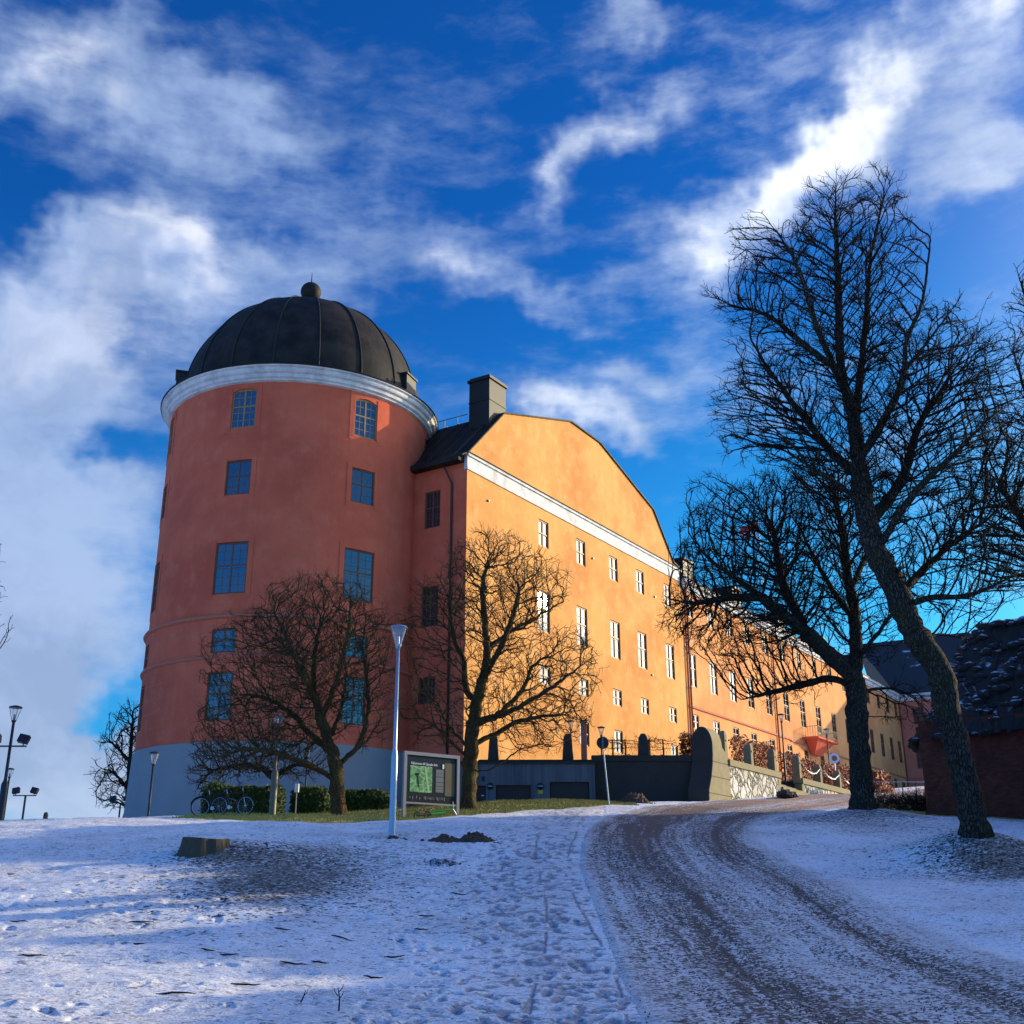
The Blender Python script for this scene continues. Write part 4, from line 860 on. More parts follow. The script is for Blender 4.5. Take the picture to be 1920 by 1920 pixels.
# ------------------------------------------------------------------ ruin on the right
ru = thing('castle_ruin', 'ruined brick bastion with rubble top flecked with snow', 'ruin', (20, 46, 4.8))
FP = [(16.9, 47.6), (18.6, 46.3), (20.7, 45.2), (21.0, 41), (20.6, 36), (20.9, 30), (20.4, 22), (20.8, 14), (20.5, 6), (31, 6), (32, 30), (32, 52), (25, 52.5), (18.5, 51.5)]  # stretch towards the camera is out of view, added to cast the foreground shadow
def rprof(x, y):
    z_ = min(max(6.82+.18*(y-23.4), 6.6), 10.3) + .35*sin(y*.9)+.2*sin(y*2.3+1)  # height of the unseen stretch, shaped to set where its shadow ends
    return z_ if y < 43 else min(8.75, 9)
per = []
for i in range(len(FP)):
    a, b_ = np.array(FP[i]), np.array(FP[(i+1) % len(FP)]); n = int(np.linalg.norm(b_-a)/.3)+1
    per += [tuple(a+(b_-a)*k/n) for k in range(n)]
from mathutils import noise as mn
nz_ = 22; vs_ = []; fs = []; n = len(per); ctr = np.array([26, 30.])
for k in range(nz_+1):
    for (x, y) in per:
        top = min(rprof(x, y), 8.7); z = 1.0+(top-1.0)*k/nz_
        q = mn.fractal(Vector((x*.7, y*.7, z*.7)), .8, 2.1, 4)*.22 + .12*mn.noise(Vector((x*3, y*3, z*3)))
        d = np.array([x, y])-ctr; d = d/np.linalg.norm(d); e_ = -.03*(z-5) 
        vs_.append((x+d[0]*(q+e_), y+d[1]*(q+e_), z+.1*mn.noise(Vector((x*2, y*2, 3)))))
for k in range(nz_):
    for i in range(n): j = (i+1) % n; fs.append((k*n+i, k*n+j, (k+1)*n+j, (k+1)*n+i))
MB().add(vs_, fs).build('brick_wall', 'ruin_brick', ru)
def seg_d(x, y):
    m = 1e9
    for i in range(len(FP)):
        ax, ay = FP[i]; bx, by = FP[(i+1) % len(FP)]; dx, dy = bx-ax, by-ay; t_ = max(0, min(1, ((x-ax)*dx+(y-ay)*dy)/(dx*dx+dy*dy))); m = min(m, math.hypot(x-ax-t_*dx, y-ay-t_*dy))
    return m
def inside(x, y):
    c = False
    for i in range(len(FP)):
        ax, ay = FP[i]; bx, by = FP[(i+1) % len(FP)]
        if (ay > y) != (by > y) and x < (bx-ax)*(y-ay)/(by-ay)+ax: c = not c
    return c
stp = .22; xs = np.arange(16.2, 32.6, stp); ysr = np.arange(5.4, 53, stp); idx = {}; vs_ = []; fs = []
for i, x in enumerate(xs):
    for j, y in enumerate(ysr):
        d = seg_d(x, y); ins = inside(x, y)
        if not ins and d > .3: continue
        e_ = (d if ins else 0)
        bz = min(rprof(x, y), 8.7)
        p0_ = Vector((x, y, 0)); tx = np.interp(x, [16.9, 18.0, 19.0, 19.8, 20.6, 22, 26], [8.9, 9.9, 11.3, 12.1, 12.9, 13.2, 13.6])
        hi = tx if y > 44 else (tx*(y-40)/4+(rprof(x, y)+.9)*(44-y)/4 if y > 40 else rprof(x, y)+.9)
        z = bz-.15 + max(hi-bz, .3)*(math.floor(min(1, e_/2.3)**.75*5+.35*mn.noise(p0_*.9)+.5)/5*.55+.45*min(1, e_/2.3)**.75)
        p = Vector((x, y, z)); q = mn.cell_vector(p*1.1)
        z += .55*mn.fractal(p*.6, .7, 2.2, 4)*min(1, e_*2) + .28*(mn.voronoi(p*1.3)[0][0]-.3)*min(1, e_*3)
        ox = .35*mn.noise(p*1.1+Vector((9, 0, 0))); oy = .35*mn.noise(p*1.1+Vector((0, 9, 0)))
        idx[i, j] = len(vs_); vs_.append((x+ox-(.1 if e_ == 0 else 0), y+oy-(.12 if e_ == 0 else 0), z-(.5 if not ins else 0)))
for (i, j) in list(idx):
    if (i+1, j) in idx and (i, j+1) in idx and (i+1, j+1) in idx: fs.append((idx[i, j], idx[i+1, j], idx[i+1, j+1], idx[i, j+1]))
rtop = MB().add(vs_, fs)
# loose stones on the rubble
def rock(mb, c, r, sq=.7):
    bm_v = []; nn = 6; 
    for a in range(1, nn):
        for b_ in range(8):
            th = pi*a/nn; ph = 2*pi*b_/8; k_ = r*(1+.35*mn.noise(Vector((c[0]*3+sin(th)*cos(ph)*1.5, c[1]*3+sin(th)*sin(ph)*1.5, cos(th)*1.5+c[2]))))
            bm_v.append((c[0]+k_*sin(th)*cos(ph), c[1]+k_*sin(th)*sin(ph), c[2]+k_*cos(th)*sq))
    bm_v += [(c[0], c[1], c[2]+r*sq), (c[0], c[1], c[2]-r*sq)]; f_ = []
    for a in range(nn-2):
        for b_ in range(8): f_.append((a*8+b_, (a+1)*8+b_, (a+1)*8+(b_+1) % 8, a*8+(b_+1) % 8))
    L = (nn-1)*8
    for b_ in range(8): f_.append((L, b_, (b_+1) % 8)); f_.append((L+1, (nn-2)*8+(b_+1) % 8, (nn-2)*8+b_))
    mb.add(bm_v, f_)
cand = [v_ for v_ in vs_ if v_[1] > 43 and v_[0] < 24]
for v_ in random.sample(cand, 620): rock(rtop, (v_[0], v_[1], v_[2]-.08), random.uniform(.10, .34), .55)
rtop.build('rubble_top', 'ruin_rock', ru)

# ------------------------------------------------------------------ lamps
def lantern(mb_g, mb_f, x, y, z, h, w_):
    mb_g.lathe([(w_*.16, 0), (w_*.5, h*.86)], (x, y, z), 12)
    for k in range(4):
        a = pi/4+pi/2*k; mb_f.tube([(x+w_*.17*cos(a), y+w_*.17*sin(a), z), (x+w_*.51*cos(a), y+w_*.51*sin(a), z+h*.86)], w_*.022, 5)
    mb_f.lathe([(w_*.09, -h*.16), (w_*.18, -.01), (w_*.19, .04)], (x, y, z), 12)
    mb_f.lathe([(w_*.52, h*.84), (w_*.56, h*.87), (w_*.50, h*.93), (w_*.2, h), (.01, h*1.02)], (x, y, z), 16)
    mb_f.tube([(x, y, z), (x, y, z+h*.45)], w_*.07, 8)
def street_lamp(label, base, ztop, h, w_, r0, r1, m, grp='street lamps with open glass lanterns', sleeve=1.4, name='street_lamp'):
    x, y, z = base; L = thing(name, label, 'street lamp', base, grp)
    p = MB(); zl = ztop-h
    if sleeve: p.lathe([(r0*1.1, -.3), (r0*1.1, .02), (r0, .05), (r0, sleeve), (r1*1.2, sleeve+.14), (r1, sleeve+.2), (r1*.85, zl-z-h*.14), (.01, zl-z-h*.13)], (x, y, z), 14)
    else: p.lathe([(r0, -.3), (r1, zl-z-h*.14), (.01, zl-z-h*.13)], (x, y, z), 10)
    p.build('pole', m, L, smooth=True); g = MB(); f = MB(); lantern(g, f, x, y, zl, h, w_)
    f.build('lantern_frame', m, L); g.build('lantern_glass', 'glass_clear', L, smooth=True)
    return L
b0 = (at(735, 1565, 29)[0], 29, gz(at(735, 1565, 29)[0], 29))
zt_ = at(746, 1172, 29)[2]
street_lamp('tall grey steel street lamp in the snow before the map board', b0, zt_, .56, .42, .085, .052, 'galvanised', sleeve=1.95)
def tagat(px, py, Y): q = at(px, py, Y); return (q[0], Y, gz(q[0], Y)), q[2]
b0, zt_ = tagat(290, 1409, 46); street_lamp('slim dark street lamp before the left edge of the grey plinth', b0, zt_, .52, .38, .05, .04, 'black_metal', sleeve=0)
b0, zt_ = tagat(577, 1402, 60); street_lamp('small dark street lamp behind the hedge at the tower foot', b0, zt_, .5, .34, .05, .04, 'black_metal', sleeve=0)
b0, zt_ = tagat(20, 1440, 62); street_lamp('smaller lamp right behind the leftmost floodlight lamp', b0, zt_, .5, .38, .055, .045, 'black_metal', sleeve=0)
b0, zt_ = tagat(30, 1323, 40); LL = street_lamp('leftmost tall dark lamp carrying a crossbar with two floodlights', b0, zt_, .55, .42, .12, .055, 'black_metal', sleeve=1.2+max(0, 0))
def floodlights(root, x, y, z, half, s_):
    a = MB(); a.tube([(x-half, y-.12, z), (x+half, y-.12, z)], s_*.1, 6); a.tube([(x, y, z), (x, y-.14, z)], s_*.12, 6); a.build('crossbar', 'black_metal', root)
    for k in (-1, 1):
        cx_ = x+k*half*.8
        m = Matrix.Translation((cx_, y-.12, z+s_*.85)) @ Matrix.Rotation(R_(12*k), 4, 'Y') @ Matrix.Rotation(R_(-22), 4, 'X')
        f = MB(lambda a_, b_, c_: tuple(m @ Vector((a_, b_, c_)))); f.box((-s_*.62, -s_*.3, -s_*.5), (s_*.62, s_*.3, s_*.5)); f.box((-s_*.55, -s_*.34, -s_*.43), (s_*.55, -s_*.3, s_*.43))
        o = f.build('floodlight', 'black_metal', root, bevel=.02)
        MB().tube([(cx_, y-.12, z), (cx_, y-.12, z+s_*.4)], s_*.07, 5).build('bracket', 'black_metal', root)
q = at(20, 1400, 40); floodlights(LL, b0[0], 40, q[2], .62, .29)
def flood_pole(label, px, ytop, Y, s_):
    q = at(px, ytop, Y); x = q[0]; z0 = gz(x, Y); L = thing('floodlight_pole', label, 'floodlight', (x, Y, z0), 'short poles with twin floodlights beyond the crest')
    MB().tube([(x, Y, z0-.3), (x, Y, q[2])], .06, 8).build('pole', 'black_metal', L); floodlights(L, x, Y, q[2], .62, s_)
flood_pole('short twin floodlight pole under the open sky at left', 48, 1492, 62, .30)
flood_pole('short twin floodlight pole in front of the far left tree', 226, 1506, 78, .33)
# globe lamp
b0, zt_ = tagat(523, 1337, 44); x, y, z = b0; L = thing('globe_lamp', 'brown lamp post with clear glass globe before the dark hedge', 'street lamp', b0)
p = MB(); p.lathe([(.135, -.3), (.135, 1.55), (.06, 1.72), (.05, zt_-.46-z), (.085, zt_-.43-z), (.085, zt_-.40-z)], (x, y, z), 12); p.build('pole', 'olive_paint', L, smooth=True)
MB().lathe([(.215*sin(pi*i/14)+.002, zt_-.215-.215*cos(pi*i/14)) for i in range(15)], (x, y, 0), 20).build('globe', 'glass_clear', L, smooth=True)
MB().lathe([(.001, .0), (.05, .02), (.05, .16), (.001, .18)], (x, y, zt_-.40), 10).build('bulb', 'white_paint', L)
tg = 'thin lamp posts up on the terrace'
for px, py, Y, lb in ((1464, 1338, 74, 'thin tall lamp on the terrace behind the steps'), (1549, 1366, 92, 'thin lamp on the terrace against the shaded pink wall'), (1070, 1350, 66, 'small lamp on the terrace above the right garage door'), (1127, 1362, 66, 'small lantern behind the round traffic sign')):
    q = at(px, py, Y); z0 = ZT-.12 if Y < 75 else max(ZT-.12, gz(q[0], Y)); street_lamp(lb, (q[0], Y, z0), q[2], .55, .42, .06, .045, 'downpipe_dark', tg, 0)
# round traffic sign seen from behind on a leaning pole
b0 = on(1143, 1509); tp_ = at(1130, 1393, b0[1]); L = thing('traffic_sign', 'round traffic sign seen from behind on a leaning thin pole', 'sign', b0)
P0, P1 = Vector(b0), Vector(tp_); P1.y = b0[1]
MB().tube([P0-Vector((0, 0, .3)), P1+(P1-P0).normalized()*.28], .03, 8).build('pole', 'galvanised', L)
m = Matrix.Translation(P1+Vector((0, -.045, 0))) @ Matrix.Rotation(R_(90), 4, 'X')
rS = 11.5*b0[1]/2242
MB(lambda a, b_, c: tuple(m @ Vector((a, b_, c)))).lathe([(.001, -.012), (rS, -.012), (rS+.012, 0), (rS, .012), (.001, .012)], (0, 0, 0), 36).build('sign_plate', 'black_metal', L)
MB().box((P1.x-.03, P1.y-.075, P1.z-rS*.9), (P1.x+.03, P1.y-.055, P1.z+rS*.9)).build('clamp', 'grey_paint', L)
# small round sign on the terrace
q = at(1564, 1422, 82); z0 = gz(q[0], 82); L = thing('traffic_sign', 'small round white ringed sign beside the red hedge uphill', 'sign', (q[0], 82, z0))
MB().tube([(q[0], 82, z0-.2), (q[0], 82, q[2]+.3)], .035, 6).build('pole', 'galvanised', L)
m2 = Matrix.Translation(Vector((q[0], 81.94, q[2]))) @ Matrix.Rotation(R_(90), 4, 'X')
MB(lambda a, b_, c: tuple(m2 @ Vector((a, b_, c)))).lathe([(.20, .0), (.36, .0), (.36, .02), (.20, .02)], (0, 0, 0), 24).build('sign_ring', 'white_paint', L)
MB(lambda a, b_, c: tuple(m2 @ Vector((a, b_, c)))).lathe([(.001, .004), (.20, .004), (.20, .014), (.001, .014)], (0, 0, 0), 24).build('sign_face', 'moulding_red', L)
# marker post with white box
q = at(557, 1472, 46); z0 = gz(q[0], 46); L = thing('marker_post', 'short post with a small white box beside the hedge', 'post', (q[0], 46, z0))
MB().tube([(q[0], 46, z0-.2), (q[0], 46, q[2])], .03, 6).build('post', 'grey_paint', L)
MB().box((q[0]-.08, 45.93, q[2]-.28), (q[0]+.08, 46.07, q[2]+.05)).build('box', 'white_paint', L, bevel=.01)
q = at(86, 1528, 58); z0 = gz(q[0], 58); o = MB().lathe([(.12, -.3), (.12, q[2]-z0), (.08, q[2]-z0+.12), (.001, q[2]-z0+.14)], (q[0], 58, z0), 10).build('bollard', 'dark_stone', None, origin=(q[0], 58, z0)); tag(o, 'tiny dark bollard on the snowy crest under open sky', 'bollard')

# ------------------------------------------------------------------ map board
bd = np.array([.777, .629]); P0 = np.array(at(757, 1505, 42)[:2])
Lb, _ = solve(857, 1511, P0, bd); zb0 = at(757, 1505, 42)[2]; zb1 = at(762, 1408, 42)[2]; bn_ = np.array([bd[1], -bd[0]])
def BF(t, o, z): return (P0[0]+bd[0]*t+bn_[0]*o, P0[1]+bd[1]*t+bn_[1]*o, z)
z0 = gz(*P0)
ib = thing('map_board', 'grey framed visitor map board with green map and white heading', 'information board', (P0[0], P0[1], z0))
MB(BF).box((-.06, -.06, z0-.4), (.06, .06, zb1)).build('post', 'grey_paint', ib); MB(BF).box((Lb-.06, -.06, z0-.6), (Lb+.06, .06, zb1)).build('post', 'grey_paint', ib)
MB(BF).box((.06, -.06, zb1-.12), (Lb-.06, .06, zb1)).build('top_rail', 'grey_paint', ib); MB(BF).box((.06, -.05, zb0-.02), (Lb-.06, .05, zb0+.04)).build('bottom_rail', 'grey_paint', ib)
t = mat('board_black'); finish(t, (.020, .024, .024), .25)
t = mat('board_map'); f = t.noise(t.pos, 6, 6, .7); vv = t.voro(t.pos, 3.2, 'DISTANCE_TO_EDGE'); c = t.mix(t.ramp(f, .4, .6), (.035, .20, .06), (.16, .36, .13)); c = t.mix(t.ramp(vv, .05, .02), c, (.36, .52, .24)); finish(t, c, .35)
t = mat('board_grey'); finish(t, (.13, .135, .13), .4)
t = mat('board_brown'); f = t.noise(t.pos, 3, 4); finish(t, t.mix(f, (.06, .065, .03), (.13, .09, .045)), .4)
t = mat('board_pale'); finish(t, (.30, .46, .20), .4)
MB(BF).box((.06, -.04, zb0+.04), (Lb-.06, -.0, zb1-.12)).build('panel', 'board_black', ib)
HH = zb1-zb0
def bz(a): return zb1-HH*a
def bx(a): return Lb*a
mp = MB(BF); mp.box((bx(.10), .0, bz(.78)), (bx(.51), .012, bz(.27))); mpo = mp.build('map', 'board_map', ib)
rb = MB(BF); rb.add([(bx(.36), .016, bz(.27)), (bx(.39), .016, bz(.27)), (bx(.47), .016, bz(.78)), (bx(.43), .016, bz(.78))], [(0, 1, 2, 3)]); rb.build('map_road', 'board_pale', mpo)
rb = MB(BF); rb.add([(bx(.21), .018, bz(.42)), (bx(.245), .018, bz(.44)), (bx(.27), .018, bz(.68)), (bx(.245), .018, bz(.68))], [(0, 1, 2, 3)]); rb.box((bx(.19), .0165, bz(.46)), (bx(.26), .019, bz(.41))); rb.build('map_castle', 'board_black', mpo)
gl = MB(BF)
for a0, a1 in ((.31, .385), (.39, .45), (.46, .555), (.565, .63), (.64, .695), (.70, .76)): gl.box((bx(.58), 0, bz(a1)), (bx(.73), .01, bz(a0)))
gl.build('place_list', 'board_grey', ib); MB(BF).box((bx(.755), 0, bz(.82)), (bx(.94), .01, bz(.17))).build('side_panel', 'board_brown', ib); MB(BF).box((bx(.705), .001, bz(.29)), (bx(.735), .014, bz(.20))).build('emblem_plate', 'white_paint', ib)
for i, a in enumerate((.10, .15, .22, .28, .36, .385, .46, .485, .60, .62, .70, .74)): MB(BF).box((bx(a), .001, bz(.90+.02*(i % 2))), (bx(a+.018), .008, bz(.875-.012*(i % 3)))).build('symbol', 'board_grey', ib)
for i in range(3):
    for a in (.41, .51, .645): MB(BF).box((bx(a), .001, bz(.905-.02*i)), (bx(a+.055), .006, bz(.90-.02*i))).build('caption_line', 'board_grey', ib)
tcu = bpy.data.curves.new('heading', 'FONT'); tcu.body = 'Välkommen till Uppsala slott'; tcu.size = HH*.072; tcu.extrude = .002
tob = bpy.data.objects.new('heading', tcu); col.objects.link(tob); bpy.context.view_layer.update()
tme = bpy.data.meshes.new_from_object(tob.evaluated_get(bpy.context.evaluated_depsgraph_get())); bpy.data.objects.remove(tob)
wT = max(v_.co.x for v_ in tme.vertices); sT = bx(.50)/wT
th_ = MB(lambda x, y, z: BF(bx(.11)+x*sT, .006+z, bz(.245)+y)); th_.add([tuple(v_.co) for v_ in tme.vertices], [tuple(p.vertices) for p in tme.polygons]); th_.build('heading', 'white_paint', ib)

# ------------------------------------------------------------------ kick scooter lying in the grass
s0 = put(772, 1535, 41.2); s1 = put(850, 1524, 42.3); SV = Vector(s1)-Vector(s0); sl_ = SV.length; sd1 = SV.normalized(); sup = Vector((0, 0, 1))
sc1 = thing('kick_scooter', 'green electric kick scooter lying on its side under the map board', 'scooter', s0); sid_ = sd1.cross(sup).normalized()
def SC(a, b_, c): return tuple(Vector(s0)+sd1*a+sid_*b_+sup*(c+.06))
MB(SC).tube([(sl_*.45, 0, .05), (sl_*.8, 0, .09)], .055, 8).build('deck', 'green_paint', sc1)
MB(SC).tube([(sl_*.38, -.02, .12), (sl_*.62, 0, .16), (sl_*.98, .02, .20)], .035, 8).build('stem', 'green_paint', sc1)
MB(SC).tube([(sl_*.98, .02, .20), (sl_*1.0, -.05, .45)], .02, 6).build('handlebar', 'black_metal', sc1); MB(SC).tube([(sl_*.98, .02, .2), (sl_*1.06, .05, -.02)], .02, 6).build('kickstand', 'galvanised', sc1)
for a in (.12, .36):
    c_ = Vector((sl_*a, 0, .06)); MB(SC).tube([c_+Vector((.12*cos(q), .03*sin(q), .10*sin(q))) for q in np.linspace(0, 2*pi, 17)], .025, 6, cap=False).build('wheel', 'rubber', sc1)
MB(SC).tube([(sl_*.12, 0, .06), (sl_*.48, 0, .06)], .04, 6).build('motor_housing', 'black_metal', sc1)

# ------------------------------------------------------------------ bicycles
def bicycle(label, loc, rz, m):
    B = thing('bicycle', label, 'bicycle', loc, 'bicycles parked by the hedge'); c_, s_ = cos(rz), sin(rz)
    def BFm(a, b_, z): return (loc[0]+a*c_-b_*s_, loc[1]+a*s_+b_*c_, loc[2]+z)
    R = .34
    for a in (0, 1.06):
        w1 = MB(BFm); w1.tube([(a+R*cos(q), 0, R+R*sin(q)) for q in np.linspace(0, 2*pi, 29)], .022, 6, cap=False); wo_ = w1.build('wheel', 'rubber', B, smooth=True)
        r_ = MB(BFm); r_.tube([(a+(R-.035)*cos(q), 0, R+(R-.035)*sin(q)) for q in np.linspace(0, 2*pi, 29)], .012, 5, cap=False)
        for k in range(14): q = 2*pi*k/14; r_.tube([(a, 0, R), (a+(R-.03)*cos(q), 0, R+(R-.03)*sin(q))], .003, 3)
        r_.tube([(a, -.05, R), (a, .05, R)], .025, 8); r_.build('rim', 'galvanised', B)
    f = MB(BFm); bb = (.43, 0, .29); hd = (.93, 0, .86); st_ = (.30, 0, .78)
    for a, b_, r in (((0, .05, R), bb, .012), ((0, -.05, R), bb, .012), ((0, .04, R), st_, .01), ((0, -.04, R), st_, .01), (bb, st_, .018), (bb, (.95, 0, .70), .02), (st_, hd, .018), ((.96, 0, .66), hd, .02)): f.tube([a, b_], r, 6)
    f.build('frame', m, B)
    MB(BFm).tube([(1.06, 0, R), (.97, 0, .64), hd, (.90, 0, .98)], .015, 6).build('fork', 'galvanised', B)
    MB(BFm).tube([(.82, -.28, 1.02), (.95, -.14, 1.03), (.90, 0, .98), (.95, .14, 1.03), (.82, .28, 1.02)], .014, 6).build('handlebar', 'black_metal', B)
    MB(BFm).tube([st_, (.26, 0, .93)], .016, 6).build('seat_post', 'galvanised', B)
    MB(BFm).add([(.10, -.08, .95), (.10, .08, .95), (.40, .02, .96), (.40, -.02, .96), (.12, -.07, .99), (.12, .07, .99), (.39, .015, .985), (.39, -.015, .985)], [(3,2,1,0),(4,5,6,7),(0,1,5,4),(1,2,6,5),(2,3,7,6),(3,0,4,7)]).build('saddle', 'saddle', B)
    mg_ = MB(BFm); mg_.tube([(R*1.1*cos(q), 0, R+R*1.1*sin(q)) for q in np.linspace(.2, 2.9, 14)], .018, 5); mg_.build('mudguard', 'black_metal', B)
    MB(BFm).tube([(.43, -.07, .29), (.43, .07, .29)], .07, 10).build('crankset', 'galvanised', B)
zc = at(375, 1537, 40.5)[2]
for pxx, rz_, m, lb in ((374, .12, 'black_metal', 'dark grey bicycle standing against the plinth left of the hedge'), (409, -.25, 'downpipe_dark', 'dark bicycle standing in front of the green hedge')):
    q = at(pxx, 1535, 43.0); bicycle(lb, (q[0], 43.0, gz(q[0], 43.0)-.02), rz_, m)

# ------------------------------------------------------------------ stump, earth heaps, twigs
sx_, sy__ = at(379, 1610, 25.6)[:2]; sz_ = gz(sx_, sy__); stp_ = thing('tree_stump', 'wide dark sawn tree stump on the snowy bank', 'tree stump', (sx_, sy__, sz_))
b = MB(); vs_ = []; KK = 48; LV = [(-.25, 1.25), (0, 1.05), (.08, 1.0), (.20, .97)]; 
for zz, k_ in LV:
    for j in range(KK): a = 2*pi*j/KK; r = .5*k_*(1+.07*sin(3*a+1)+.05*sin(7*a)+.03*sin(13*a)*(1 if zz < .2 else .6)); vs_.append((sx_+r*cos(a), sy__+r*.8*sin(a), sz_+zz+.02*sin(2*a)))
b.add(vs_, [(i*KK+j, i*KK+(j+1) % KK, (i+1)*KK+(j+1) % KK, (i+1)*KK+j) for i in range(len(LV)-1) for j in range(KK)]); b.build('bark', 'stump_wood', stp_)
b = MB(); b.add(vs_[-KK:]+[(sx_, sy__, sz_+.205)], [(j, (j+1) % KK, KK) for j in range(KK)]); b.build('cut_face', 'stump_top', stp_)
def heap(name, label, px, py, wpx, h, peaks, m='soil', depth=.45, Y=None, cat='heap', nn=46, clods=60):
    x, y, z = on(px, py) if Y is None else put(px, py, Y); sc = y/2242; W_ = wpx*sc/2; vs_ = []; 
    for i in range(nn):
        for j in range(nn//2):
            u = -1.15+2.3*i/(nn-1); v_ = -1.15+2.3*j/(nn//2-1); X = x+u*W_; Yy = y+v_*depth
            hh = sum(a*exp(-((u-c)/s_)**2*1.0) for c, s_, a in peaks)*max(0, 1-v_*v_*.9)**1.2*max(0, 1-u*u*.8)
            hh = hh*h*(1+.5*mn.fractal(Vector((X*5, Yy*5, 1)), .7, 2, 4)) + .03*mn.noise(Vector((X*14, Yy*14, 0)))
            e_ = max(abs(u), abs(v_)); vs_.append((X, Yy, gz(X, Yy)-.03+hh-(.12 if e_ > 1 else 0)+.012*mn.noise(Vector((X*30, Yy*30, 0)))))
    m_ = nn//2; b = MB(); b.add(vs_, [(i*m_+j, (i+1)*m_+j, (i+1)*m_+j+1, i*m_+j+1) for i in range(nn-1) for j in range(m_-1)])
    for _ in range(clods): v_ = random.choice(vs_); rock(b, (v_[0]+random.gauss(0, .05), v_[1]+random.gauss(0, .05), v_[2]), random.uniform(.015, .05), .8)
    o = b.build(name, m, None, origin=(x, y, z)); tag(o, label, cat); return o
heap('earth_heap', 'brown earth heap with two humps lying on the snow', 862, 1578, 150, .20, [(-.45, .35, .9), (.35, .28, 1.1), (.72, .2, .5)], depth=.34)
t = mat('soil_snowy'); f = t.noise(t.pos, 11, 6, .75); finish(t, t.mix(t.ramp(f, .45, .6), (.08, .055, .05), (.55, .60, .72)), .95, f, .9, .05)
heap('earth_heap', 'low lumpy earth patch half covered by snow', 832, 1618, 95, .09, [(-.3, .5, 1), (.4, .3, .7)], 'soil_snowy', depth=.28)
heap('earth_heap', 'thin ring of bare earth around the tall steel lamp foot', 738, 1571, 62, .05, [(0, .6, 1)], depth=.28, clods=25)
heap('brush_pile', 'low dark pile of brushwood beside the traffic sign pole', 1190, 1511, 85, .42, [(-.2, .5, 1), (.4, .3, .6)], 'soil', depth=.8, Y=54, clods=200)
def twigthing(px0, py0, px1, py1, label, branches=3):
    x, y, z = on(px0, py0); tp2 = at(px1, py1, y); b = MB(); P = [Vector((x, y, z-.03)), Vector((x*.5+tp2[0]*.5+.012, y, (z+tp2[2])/2)), Vector((tp2[0], y, tp2[2]))]; b.tube(P, [.009, .007, .003], 6)
    for i in range(branches):
        q = P[0].lerp(P[2], .55+.13*i); b.tube([q, q+Vector(((-1)**i*.035, .01, .04)), q+Vector(((-1)**i*.045, .01, .075))], [.005, .004, .002], 5)
    tag(b.build('sapling', 'twigs', None, origin=(x, y, z)), label, 'sapling')
twigthing(635, 1897, 634, 1852, 'thin forked sapling sticking out of the foreground snow'); twigthing(561, 1880, 573, 1857, 'short bare stem poking from the snow left of the sapling', 1)
tw_ = MB()
for (px, py) in [(265, 1730), (410, 1720), (35, 1730), (260, 1772), (390, 1785), (430, 1793), (600, 1807), (550, 1810), (530, 1745), (800, 1720), (860, 1678), (740, 1797), (20, 1640), (60, 1795), (640, 1760), (330, 1865), (790, 1745), (700, 1836), (460, 1850)]:
    x, y, z = on(px, py); a = random.gauss(0, .25); L = random.uniform(.12, .42); P = []
    for i in range(6): X = x+L*(i/5-.5)*cos(a); Yy = y+L*(i/5-.5)*sin(a)+random.gauss(0, .012); P.append((X, Yy, gz(X, Yy)+.012+random.uniform(0, .012)))
    tw_.tube(P, [.004, .011, .012, .010, .008, .003], 5)
tag(tw_.build('fallen_twigs', 'twigs', None, origin=(0, 14, 1)), 'dark fallen twigs scattered over the foreground snow', 'twigs', kind='stuff')
# grass tufts on the thawed strip
gb = MB(); cnt = 0
while cnt < 15000:
    x = random.uniform(-12, 5.5); y = random.uniform(38, 56); e_ = np.interp(x, fx_x, fx_y)
    if y < e_+.1 or random.random() > .25+.75*exp(-(y-e_)/5): continue
    cnt += 1; gb.v += [(x-.02, y, 0), (x+.02, y, 0), (x+random.gauss(0, .04), y+random.gauss(0, .02), random.uniform(.04, .11))]; gb.f.append((len(gb.v)-3, len(gb.v)-2, len(gb.v)-1))
zz = ground_z([p[0] for p in gb.v], [p[1] for p in gb.v]); gb.v = [(p[0], p[1], p[2]+q) for p, q in zip(gb.v, zz)]
tag(gb.build('grass', 'grass_blades', None, origin=(-3, 46, 5)), 'yellow green winter grass on the thawed strip below the castle', 'grass', kind='stuff')
# gravel grit scattered on the road
gr = MB()
for _ in range(5200):
    y = 9.5+14*random.random()**1.3; u = random.choice((random.gauss(.33, .12), random.gauss(.78, .1), random.uniform(0, 1.05))); lx = np.interp(y, [p[1] for p in RL[:9]], [p[0] for p in RL[:9]]); rx = np.interp(y, [p[1] for p in RR[:9]], [p[0] for p in RR[:9]])
    x = lx+(rx-lx)*u; s_ = random.uniform(.006, .016); a = random.random()*6
    gr.v += [(x+s_*cos(a), y+s_*sin(a), .0), (x+s_*cos(a+2.1), y+s_*sin(a+2.1), .0), (x+s_*cos(a+4.2), y+s_*sin(a+4.2), .0), (x, y, s_*1.1)]; o = len(gr.v)-4; gr.f += [(o, o+1, o+3), (o+1, o+2, o+3), (o+2, o, o+3)]
zz = ground_z([p[0] for p in gr.v], [p[1] for p in gr.v]); gr.v = [(p[0], p[1], p[2]+q+.02) for p, q in zip(gr.v, zz)]
tag(gr.build('road_grit', 'soil', None, origin=(3.5, 15, 1)), 'dark grit strewn over the snowy road', 'gravel', kind='stuff')

